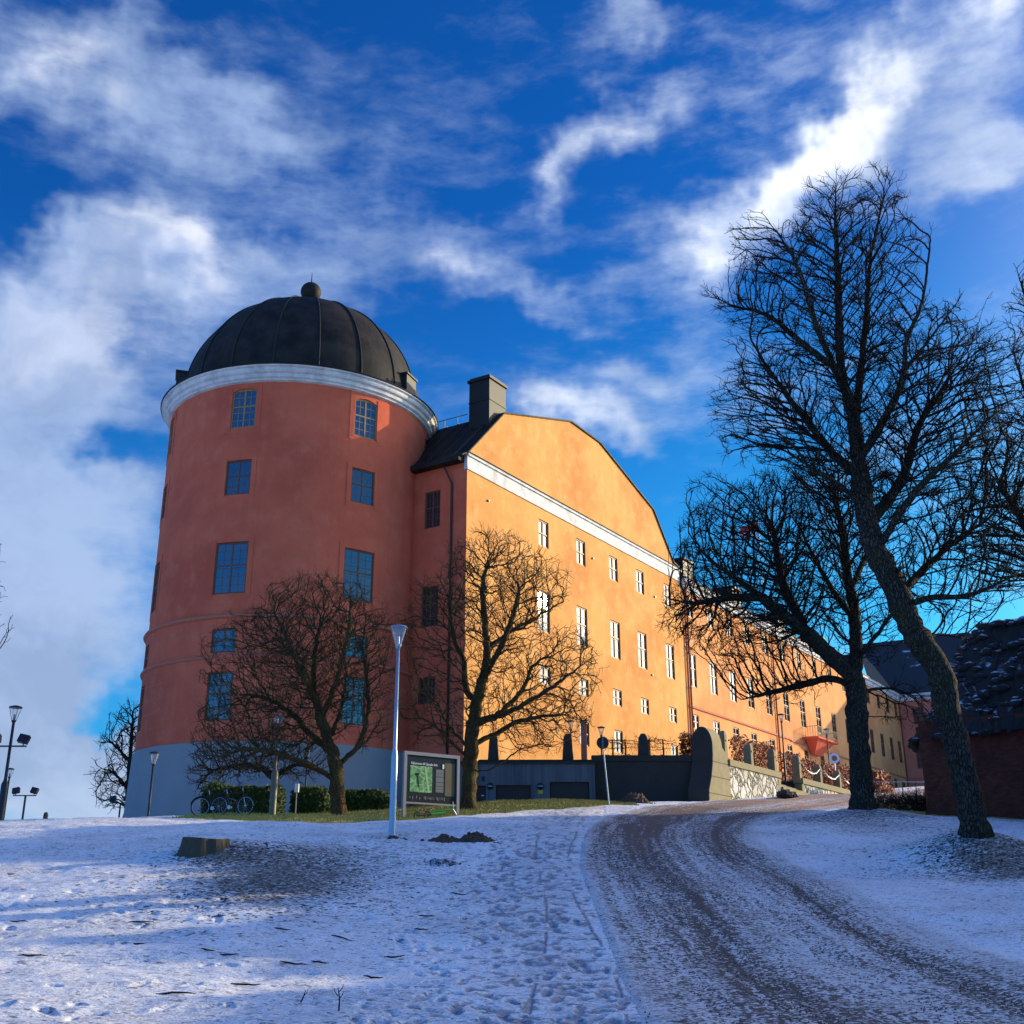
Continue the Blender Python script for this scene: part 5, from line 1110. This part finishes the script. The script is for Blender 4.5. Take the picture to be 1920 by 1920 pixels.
# ------------------------------------------------------------------ railing, low wall, bushes on the right
rl_ = thing('iron_railing', 'thin iron railing along the path edge behind the big tree', 'railing', put(1690, 1490, 62))
rb = MB(); P = []
for pxx in (1612, 1630, 1647, 1670, 1692, 1717, 1742, 1768):
    q = at(pxx, 1466, 62); q2 = at(pxx, 1497, 62); rb.tube([(q2[0], 62, q2[2]-.5), (q[0], 62, q[2])], .025, 5); P.append((q[0], 62, q[2]))
rb.build('posts', 'black_metal', rl_); r2 = MB(); r2.tube(P, .022, 6); r2.tube([(p[0], p[1], p[2]-.75) for p in P], .015, 5); r2.build('rails', 'galvanised', rl_)
qa, qb = at(1600, 1488, 96), at(1770, 1488, 96); lwz = at(1700, 1481, 96)[2]
lw2 = thing('low_wall', 'low sunlit parapet capped with snow behind the railing', 'wall', (qb[0]*.5+qa[0]*.5, 96, lwz-.6))
MB().box((qa[0], 96, lwz-3), (qb[0]+3, 96.6, lwz-.12)).build('wall', 'coping_stone', lw2); MB().box((qa[0]-.03, 95.95, lwz-.12), (qb[0]+3.03, 96.65, lwz)).build('snow_cap', 'white_paint', lw2)
def bush(label, x, y, r, h, n):
    z = gz(x, y); B = thing('shrub', label, 'shrub', (x, y, z), 'leafless dark shrubs below the ruin'); b = MB(); fl_ = MB()
    for _ in range(n):
        a = random.random()*2*pi; rr = r*sqrt(random.random()); p = Vector((x+.15*random.gauss(0, 1), y+.15*random.gauss(0, 1), z-.1)); e_ = Vector((x+rr*cos(a), y+rr*sin(a)*.6, z+h*random.uniform(.4, 1)*(1-.4*rr/r)))
        mid = (p+e_)/2+Vector((random.gauss(0, .12), random.gauss(0, .12), .1)); b.tube([p, mid, e_], [.018, .012, .006], 4)
        for k in range(5): q = mid.lerp(e_, random.random()); b.tube([q, q+Vector((random.gauss(0, .16), random.gauss(0, .12), random.gauss(.1, .12)))], [.008, .005], 3)
    b.build('branches', 'twigs', B); leaf_mesh(fl_, n*8, .05, lambda: (x+random.gauss(0, r*.5), y+random.gauss(0, r*.3), z+abs(random.gauss(0, h*.32)))); fl_.build('foliage', 'soil', B)
for i, (px, Y, r, h) in enumerate(((1655, 52, .9, .8), (1690, 51, 1.0, .9), (1722, 50, .9, 1.0), (1748, 49.5, .7, 1.0))):
    bush(('leafless shrub just right of the straight trunk', 'leafless shrub in the middle of the row below the railing', 'leafless shrub left of the ruin foot', 'leafless shrub touching the ruin corner')[i], at(px, 1520, Y)[0], Y, r, h, 70)
q = put(1472, 1492, 63.5); b = MB(); rock(b, (q[0], q[1], q[2]+.18), .5, .6); rock(b, (q[0]+.45, q[1]+.1, q[2]+.1), .32, .6); tag(b.build('boulder', 'dark_stone', None, origin=q), 'dark boulder at the foot of the terrace steps', 'boulder')

# ------------------------------------------------------------------ bare trees: main limbs laid out, the rest grown towards free space
def V0_c(V, A):   # where the crown springs from: low on the trunk axis
    c = A.mean(0); b = np.array(V[0]); return b+(c-b)*np.array([.8, .8, .45])
def grow(limbs, pts, step, infl, kill, maxit=220, jit=.15, up=.0):
    """limbs: list of polylines (first point of each must lie on the skeleton). Returns nodes, parents"""
    V = []; Pn = []
    def nearest(p): return min(range(len(V)), key=lambda i: (V[i]-p).length_squared)
    for L in limbs:
        L = [Vector(p) for p in L]
        if not V: V.append(L[0]); Pn.append(-1); cur = 0
        else: cur = nearest(L[0])
        prev = V[cur].copy(); ctrl = [prev]+L[1:]
        for a in range(len(ctrl)-1):
            p0 = ctrl[max(a-1, 0)]; p1 = ctrl[a]; p2 = ctrl[a+1]; p3 = ctrl[min(a+2, len(ctrl)-1)]
            n = max(1, int((p2-p1).length/step))
            for k in range(1, n+1):
                f = k/n; q = .5*((2*p1)+(-p0+p2)*f+(2*p0-5*p1+4*p2-p3)*f*f+(-p0+3*p1-3*p2+p3)*f**3)
                q = q+Vector(RNG.normal(size=3))*step*jit*.5
                V.append(q); Pn.append(cur); cur = len(V)-1
    A = np.array(pts, float); CE = V0_c(V, A); V0 = np.array([tuple(q) for q in V]); N = len(V0)
    VV = np.zeros((60000, 3)); VV[:N] = V0; PP = list(Pn); nch = np.zeros(60000, int)
    for p_ in PP:
        if p_ >= 0: nch[p_] += 1
    D = np.full(len(A), 1e9); I = np.zeros(len(A), int)
    for i in range(0, N, 400):
        d = ((A[:, None]-VV[None, i:min(i+400, N)])**2).sum(2); j = d.argmin(1); m = d[np.arange(len(A)), j]; u = m < D; D[u] = m[u]; I[u] = j[u]+i
    for it in range(maxit):
        keep = D > kill*kill; A = A[keep]; D = D[keep]; I = I[keep]
        act = D < infl*infl
        if not act.any():
            infl *= 1.4
            if infl > 6 or not len(A): break
            continue
        dv = A[act]-VV[I[act]]; dv /= np.linalg.norm(dv, axis=1)[:, None]+1e-9
        uid, inv = np.unique(I[act], return_inverse=True); acc = np.zeros((len(uid), 3)); np.add.at(acc, inv, dv)
        ok = nch[uid] < 3; uid = uid[ok]; acc = acc[ok]
        if not len(uid): break
        acc /= np.linalg.norm(acc, axis=1)[:, None]+1e-9
        pr_ = np.array(PP)[uid]; mom = VV[uid]-VV[np.maximum(pr_, 0)]; mom /= np.linalg.norm(mom, axis=1)[:, None]+1e-9
        out = VV[uid]-CE; out /= np.linalg.norm(out, axis=1)[:, None]+1e-9
        acc = acc*.75+mom*.6+out*.5; acc += RNG.normal(size=acc.shape)*jit*1.6; acc[:, 2] += up; acc /= np.linalg.norm(acc, axis=1)[:, None]
        new = VV[uid]+acc*step; M = len(new)
        if N+M > 59000: break
        VV[N:N+M] = new; PP += uid.tolist(); nch[uid] += 1
        d = ((A[:, None]-new[None])**2).sum(2); j = d.argmin(1); m = d[np.arange(len(A)), j]; u = m < D; D[u] = m[u]; I[u] = j[u]+N
        N += M
    return VV[:N].copy(), np.array(PP)
def tree(name, label, grp, base, limbs, pts, step, infl, kill, rbase, rtip, mats, jit=.15, up=0, thick=.05, tips=1, tiplen=.35, cat='tree', side=.35):
    NL_ = []; lim0 = sum(int(1.3*sum((Vector(a)-Vector(b)).length for a, b in zip(L[:-1], L[1:]))/step) for L in limbs)//2
    V, Pn = grow(limbs, pts, step, infl, kill, jit=jit, up=up)
    N = len(V); nch = np.bincount(Pn[Pn >= 0], minlength=N)
    # terminal twigs: small forks at the ends
    Vn = [V]; Pp = list(Pn); n0 = N; leaves = np.where(nch == 0)[0]; ex = []
    for l in leaves:
        d = V[l]-V[Pn[l]] if Pn[l] >= 0 else np.array([0, 0, 1.]); d = d/(np.linalg.norm(d)+1e-9)
        for k in range(tips):
            e = d+RNG.normal(size=3)*.55; e[2] += .25; e /= np.linalg.norm(e); L = tiplen*RNG.uniform(.5, 1.2)
            m = V[l]+e*L*.5+RNG.normal(size=3)*L*.07; ex.append(m); Pp.append(l); i1 = n0+len(ex)-1
            e2 = e+RNG.normal(size=3)*.4; e2[2] += .15; e2 /= np.linalg.norm(e2); ex.append(m+e2*L*.5); Pp.append(i1)
    cand = np.where((np.arange(n0) > 0) & (nch <= 1))[0]; rlim = NL_[0] if NL_ else 0
    for l in cand:
        if l < lim0: continue
        if RNG.random() > side: continue
        d = V[l]-V[Pn[l]]; d = d/(np.linalg.norm(d)+1e-9); e = d*.75+RNG.normal(size=3)*.6; e[2] += .12+up*1.5; e /= np.linalg.norm(e); L = tiplen*RNG.uniform(.35, .9)
        m = V[l]+e*L*.5; ex.append(m); Pp.append(l); i1 = n0+len(ex)-1; e2 = e+RNG.normal(size=3)*.45; e2 /= np.linalg.norm(e2); ex.append(m+e2*L*.55); Pp.append(i1)
    if ex: V = np.vstack([V, np.array(ex)]); Pn = np.array(Pp); N = len(V)
    cnt = np.ones(N); nch = np.bincount(Pn[Pn >= 0], minlength=N); cnt[nch > 0] = 0
    ordr = np.arange(N-1, 0, -1)
    kids = [[] for _ in range(N)]
    for i in range(1, N): kids[Pn[i]].append(i)
    # parents always precede their children
    for i in ordr: cnt[Pn[i]] += cnt[i]
    p_ = math.log(max(cnt[0], 3))/math.log(rbase/rtip); rad = rtip*cnt**(1/p_)
    # keep radius continuous along the trunk foot
    z0 = V[0][2]
    hgt = V[:, 2]-z0; m_ = (rad > rbase*.8); rad[m_] *= 1+.55*np.exp(-np.clip(hgt[m_], 0, 9)/.35)
    T_ = thing(name, label, cat, base, grp)
    mt, mc = MB(), MB()
    stack = [(0, -1)]
    while stack:
        s, par = stack.pop(); chain_ = [s]; c = s
        while kids[c]:
            ks = sorted(kids[c], key=lambda q: -rad[q]); c = ks[0]; chain_.append(c)
            for q in ks[1:]: stack.append((q, chain_[-2]))
        full = ([par] if par >= 0 else [])+chain_
        rr = [float(rad[q])*(1+(RNG.normal()*.045 if rad[q] > .08 else 0)) for q in full]
        if par >= 0: rr[0] = min(rr[0], rr[1]*1.05)
        P = [V[q] for q in full]
        # split thick and thin part of the chain
        cut = next((i for i, r in enumerate(rr) if r < thick), len(rr))
        if cut >= 2: mt.tube(P[:cut+1], rr[:cut+1], 20 if rr[0] > .15 else 8, rough=.16 if rr[0] > .12 else .06)
        st_ = cut if cut >= 2 else 0
        if len(P)-st_ >= 2: mc.tube(P[st_:], rr[st_:], 4 if rr[st_] > .02 else 3, cap=False)
    mt.build('trunk', mats[0], T_, smooth=True); mc.build('crown', mats[1], T_, smooth=True)
    return T_, N
def L3(Y, *pts):   # polyline from places in the photograph with a depth offset each
    return [Vector(at(p[0], p[1], Y+(p[2] if len(p) > 2 else 0))) for p in pts]
def cloud(Y, ells, n, dfac=1.0, floor=None):
    """points in ellipsoids given by their place and radii in the photograph; depth radius follows the width"""
    out = []; wts = [e[2]*e[2]*e[3] for e in ells]; W_ = sum(wts)
    for e, w_ in zip(ells, wts):
        c = at(e[0], e[1], Y+(e[5] if len(e) > 5 else 0)); s_ = Y/2242; rx, rz = e[2]*s_, e[3]*s_*1.05; ry = rx*dfac*(e[4] if len(e) > 4 else 1)
        for _ in range(int(n*w_/W_)):
            while True:
                p = RNG.uniform(-1, 1, 3); r = np.linalg.norm(p)
                if r < 1: break
            if RNG.random() < .35: p = p/(r+1e-9)*RNG.uniform(.85, 1)
            out.append((c[0]+p[0]*rx, c[1]+p[1]*ry, c[2]+p[2]*rz))
    return out
rep = []
# the straight trunk on the bank (its crown spreads left over the castle wall)
Y = 38.0
zb_ = gz(at(1618, 1530, Y)[0], Y)
bp = Vector((at(1620, 1530, Y)[0], Y, zb_-.25))
limbs = [[bp]+L3(Y, (1612, 1420), (1607, 1330), (1604, 1259), (1604, 1187), (1600, 1133), (1589, 1080), (1583, 1020), (1572, 960), (1560, 900)),
 L3(Y, (1601, 1275), (1560, 1232, -.3), (1520, 1195, -.6), (1480, 1160, -.9), (1430, 1122, -1.2), (1380, 1085, -1.4), (1330, 1050, -1.6)),
 L3(Y, (1604, 1290), (1560, 1272, .6), (1500, 1285, 1.0), (1440, 1300, 1.2), (1390, 1312, 1.3)),
 L3(Y, (1510, 1187, -.6), (1494, 1150, -.2), (1470, 1100, .3), (1462, 1060, .6), (1450, 1000, .9)),
 L3(Y, (1606, 1240), (1625, 1215, -.5), (1655, 1175, -.9), (1685, 1130, -1.3), (1700, 1080, -1.5)),
 L3(Y, (1602, 1160), (1570, 1120, .9), (1535, 1060, 1.7), (1500, 990, 2.3)),
 L3(Y, (1596, 1110), (1620, 1050, .8), (1640, 980, 1.4)),
 L3(Y, (1430, 1122, -1.2), (1370, 1120, -.6), (1310, 1130, -.3), (1262, 1125, 0)),
 L3(Y, (1604, 1210), (1575, 1190, 1.8), (1530, 1130, 3.2), (1480, 1080, 4)),
 L3(Y, (1604, 1300), (1650, 1290, .3), (1690, 1295, .4), (1720, 1310, .6))]
pts = cloud(Y, [(1450, 1060, 205, 165, .8), (1400, 1150, 165, 110, .7), (1560, 960, 150, 110, .9), (1480, 950, 110, 70, .9), (1640, 1060, 90, 130, .8), (1330, 1060, 70, 45, .5), (1620, 1180, 90, 70, .7), (1460, 1250, 120, 70, .6, .8), (1700, 1320, 70, 45, .5), (1350, 950, 70, 70, .6, .5), (1310, 1150, 60, 50, .5)], 8500)
_, n = tree('bare_tree', 'straight trunked leafless tree on the snow bank beside the road bend', 'tall leafless trees right of the road', (bp.x, Y, zb_), limbs, pts, .155, 1.15, .225, .35, .0068, ('bark', 'twigs'), jit=.13, up=.12, thick=.05, tips=3, tiplen=.36, side=.35); rep.append(n)
# the leaning tall tree nearer to the camera
Y = 27.0; zb_ = gz(at(1832, 1592, Y)[0], Y); bp = Vector((at(1834, 1590, Y)[0], Y, zb_-.25))
limbs = [[bp]+L3(Y, (1818, 1500), (1805, 1439), (1776, 1331), (1762, 1259), (1726, 1205), (1697, 1150), (1679, 1105), (1643, 1035), (1627, 985), (1616, 918), (1609, 855), (1603, 800), (1590, 745), (1577, 693), (1573, 585), (1570, 495), (1566, 400), (1569, 320)),
 L3(Y, (1590, 745), (1556, 670, -.4), (1528, 603, -.8), (1507, 531, -1.0), (1480, 470, -1.2), (1430, 400, -1.4)),
 L3(Y, (1609, 800), (1612, 711, .5), (1625, 585, .9), (1631, 495, 1.1), (1650, 400, 1.3), (1664, 320, 1.4)),
 L3(Y, (1560, 690, -.3), (1500, 640, -.1), (1440, 592, .2), (1380, 575, .4), (1340, 558, .5)),
 L3(Y, (1605, 860), (1650, 800, -.6), (1690, 720, -1.1), (1700, 640, -1.4), (1730, 560, -1.6), (1745, 440, -1.6)),
 L3(Y, (1630, 990), (1690, 900, .6), (1722, 800, 1.1), (1760, 740, 1.4), (1820, 640, 1.7), (1850, 560, 1.9)),
 L3(Y, (1640, 1040), (1710, 930, -.9), (1790, 850, -1.5), (1870, 770, -2.0)),
 L3(Y, (1685, 1120), (1740, 1060, .8), (1810, 1000, 1.5), (1880, 960, 2.2)),
 L3(Y, (1690, 1140), (1750, 1120, -.4), (1810, 1118, -.8), (1880, 1090, -1.2)),
 L3(Y, (1720, 1195), (1770, 1190, .6), (1820, 1200, 1.0)),
 L3(Y, (1612, 900), (1560, 850, .8), (1500, 800, 1.4), (1440, 760, 1.8), (1390, 720, 2.0)),
 L3(Y, (1620, 950), (1560, 900, -.8), (1500, 880, -1.4), (1430, 870, -1.8)),
 L3(Y, (1700, 700, -1.2), (1740, 640, -1.6), (1800, 560, -2)), L3(Y, (1566, 860, .8), (1490, 760, .2), (1440, 690, -.2), (1410, 640, -.5))]
pts = cloud(Y, [(1560, 560, 150, 210, .8), (1480, 560, 120, 130, .8), (1640, 480, 110, 140, .7), (1700, 720, 190, 170, .8), (1500, 780, 150, 120, .8), (1780, 900, 160, 150, .9), (1600, 850, 150, 120, .8), (1800, 1080, 140, 90, .8), (1400, 570, 75, 40, .5, .3), (1420, 480, 50, 80, .5, -1), (1655, 370, 50, 60, .5, 1), (1570, 400, 80, 80, .6), (1430, 680, 75, 110, .6, .5), (1400, 790, 75, 90, .6, 1), (1860, 720, 80, 130, .7, 1)], 10500)
_, n = tree('bare_tree', 'tallest leafless tree with a curved leaning mossy trunk', 'tall leafless trees right of the road', (bp.x, Y, zb_), limbs, pts, .14, 1.0, .20, .30, .0054, ('bark', 'twigs'), jit=.10, up=.20, thick=.045, tips=3, tiplen=.30, side=.38); rep.append(n)
# third tree, trunk outside the frame on the right
Y = 31.0; xb = at(2060, 1600, Y)[0]; zb_ = gz(xb, Y); bp = Vector((xb, Y, zb_-.25))
limbs = [[bp]+L3(Y, (2055, 1400), (2040, 1200), (2035, 1000), (2030, 800), (2020, 620), (2000, 480)),
 L3(Y, (2040, 1150), (1980, 1060), (1920, 980), (1870, 900)), L3(Y, (2035, 950), (1970, 850), (1930, 760), (1900, 660)), L3(Y, (2035, 1050), (1960, 980, .8), (1890, 950, 1.3), (1800, 960, 1.8)), L3(Y, (2030, 780), (1970, 680), (1930, 580), (1905, 500))]
pts = cloud(Y, [(1990, 640, 115, 190, .9), (1960, 880, 150, 150, .9), (1900, 1010, 150, 110, .8)], 5200)
_, n = tree('bare_tree', 'leafless tree at the right edge with its trunk outside the view', 'tall leafless trees right of the road', (bp.x, Y, zb_), limbs, pts, .15, 1.05, .21, .30, .0058, ('bark', 'twigs'), jit=.11, up=.18, thick=.05, tips=2, tiplen=.3); rep.append(n)
# round crowned tree in front of the tower
Y = 44.0; xb = at(637, 1530, Y)[0]; zb_ = gz(xb, Y); bp = Vector((xb, Y, zb_-.25)); TG = 'round crowned trees before the castle'
limbs = [[bp]+L3(Y, (632, 1480), (630, 1440), (616, 1390), (598, 1333), (588, 1290), (590, 1230), (600, 1170)),
 L3(Y, (630, 1465), (600, 1445, -.4), (560, 1425, -.9), (510, 1410, -1.2), (460, 1405, -1.4), (410, 1420, -1.5)),
 L3(Y, (625, 1420), (583, 1377, .6), (550, 1340, 1.1), (500, 1310, 1.5), (440, 1300, 1.7)),
 L3(Y, (632, 1440), (667, 1403, .3), (688, 1350, .5), (690, 1290, .7), (680, 1220, .8)),
 L3(Y, (640, 1430), (690, 1385, -.8), (720, 1340, -1.2)), L3(Y, (598, 1333), (570, 1270, -.9), (540, 1200, -1.4), (510, 1140, -1.6)),
 L3(Y, (600, 1345), (630, 1280, -.8), (650, 1200, -1.0), (660, 1130, -1.1)), L3(Y, (590, 1300), (560, 1240, 1.2), (520, 1200, 1.9)), L3(Y, (616, 1390), (640, 1330, 1.3), (650, 1260, 2.0))]
pts = cloud(Y, [(590, 1215, 150, 140, .9), (480, 1250, 105, 110, .8), (660, 1230, 85, 130, .9), (470, 1370, 110, 75, .8), (560, 1330, 120, 80, .8), (410, 1430, 55, 45, .6), (690, 1330, 55, 70, .8)], 8500)
_, n = tree('round_tree', 'dense round crowned leafless tree in front of the red tower', TG, (xb, Y, zb_), limbs, pts, .16, 1.1, .225, .27, .0056, ('bark_brown', 'twigs_olive'), jit=.24, up=.02, thick=.06, tips=3, tiplen=.34, side=.45); rep.append(n)
Y = 47.0; xb = at(880, 1515, Y)[0]; zb_ = gz(xb, Y); bp = Vector((xb, Y, zb_-.25))
limbs = [[bp]+L3(Y, (881, 1450), (884, 1400), (889, 1350), (896, 1310), (906, 1270), (914, 1220), (908, 1160), (905, 1100), (915, 1050)),
 L3(Y, (892, 1320), (875, 1290, .4), (868, 1240, .8), (850, 1190, 1.0), (845, 1130, 1.2)),
 L3(Y, (890, 1360), (925, 1345, -.5), (965, 1330, -.9), (1015, 1300, -1.3), (1060, 1270, -1.5), (1100, 1240, -1.6)),
 L3(Y, (886, 1400), (930, 1375, .6), (980, 1350, 1.0), (1040, 1340, 1.4), (1095, 1330, 1.7)),
 L3(Y, (882, 1425), (850, 1395, -.5), (820, 1365, -.9), (785, 1345, -1.2)), L3(Y, (883, 1410), (850, 1370, .8), (815, 1320, 1.4), (780, 1280, 1.8)),
 L3(Y, (905, 1275), (935, 1220, -.6), (960, 1160, -1.0), (975, 1100, -1.2)), L3(Y, (914, 1220), (950, 1190, .8), (1000, 1160, 1.4), (1050, 1130, 1.7)), L3(Y, (925, 1345, -.5), (975, 1300, .5), (1000, 1250, 1.0), (1040, 1220, 1.2)),
 L3(Y, (882, 1440), (902, 1447, -.8), (925, 1440, -1.0), (948, 1425, -1.1))]
pts = cloud(Y, [(925, 1110, 125, 115, .9), (1000, 1100, 75, 65, .8), (1040, 1250, 88, 75, .8), (820, 1180, 70, 110, .8), (830, 1330, 75, 70, .8), (1000, 1350, 110, 60, .8), (930, 1250, 90, 90, .8)], 5200)
_, n = tree('round_tree', 'gnarled leafless tree lit orange in front of the castle corner', TG, (xb, Y, zb_), limbs, pts, .17, 1.2, .25, .30, .0068, ('bark_brown', 'twigs_olive'), jit=.27, up=.02, thick=.06, tips=3, tiplen=.38, side=.45); rep.append(n)
Y = 58.0; xb = at(517, 1530, Y)[0]; zb_ = gz(xb, Y); bp = Vector((xb, Y, zb_-.25))
limbs = [[bp]+L3(Y, (517, 1480), (518, 1450), (520, 1420)), L3(Y, (517, 1465), (490, 1440), (450, 1435), (400, 1445)), L3(Y, (518, 1460), (550, 1435), (590, 1440))]
pts = cloud(Y, [(450, 1425, 95, 38, .8), (550, 1425, 75, 42, .8), (390, 1455, 40, 28, .8)], 2000)
_, n = tree('round_tree', 'small leafless tree standing behind the dark green hedge', TG, (xb, Y, zb_), limbs, pts, .2, 1.6, .3, .2, .009, ('bark', 'twigs'), jit=.24, thick=.06, tips=3, tiplen=.33, side=.45); rep.append(n)
Y = 96.0; xb = at(236, 1560, Y)[0]; zb_ = gz(xb, Y); bp = Vector((xb, Y, zb_-.25))
limbs = [[bp]+L3(Y, (240, 1500), (243, 1440), (246, 1380), (250, 1330)), L3(Y, (241, 1480), (215, 1450), (190, 1440)), L3(Y, (243, 1430), (215, 1395), (200, 1385))]
pts = cloud(Y, [(245, 1400, 50, 80, 1), (235, 1470, 58, 55, 1)], 2600)
_, n = tree('bare_tree', 'distant leafless tree half hidden behind the left tower edge', 'trees at the left', (xb, Y, zb_), limbs, pts, .36, 2.6, .52, .3, .016, ('bark', 'twigs'), jit=.22, thick=.09, tips=3, tiplen=.6, side=.6); rep.append(n)
Y = 24.0; xb = at(-230, 1600, Y)[0]; zb_ = gz(xb, Y); bp = Vector((xb, Y, zb_-.25))
limbs = [[bp]+L3(Y, (-225, 1450), (-215, 1300), (-200, 1150), (-190, 1000)), L3(Y, (-215, 1260), (-130, 1180), (-60, 1130), (-5, 1090)), L3(Y, (-218, 1320), (-130, 1270), (-60, 1230), (0, 1215))]
pts = cloud(Y, [(-170, 1080, 150, 150, .9), (-80, 1150, 95, 75, .7)], 2200)
_, n = tree('bare_tree', 'leafless tree at the left edge with only its twig tips in view', 'trees at the left', (xb, Y, zb_), limbs, pts, .15, 1.3, .28, .22, .0055, ('bark', 'twigs'), jit=.2, thick=.05, tips=2, tiplen=.25); rep.append(n)
print('tree nodes', rep)
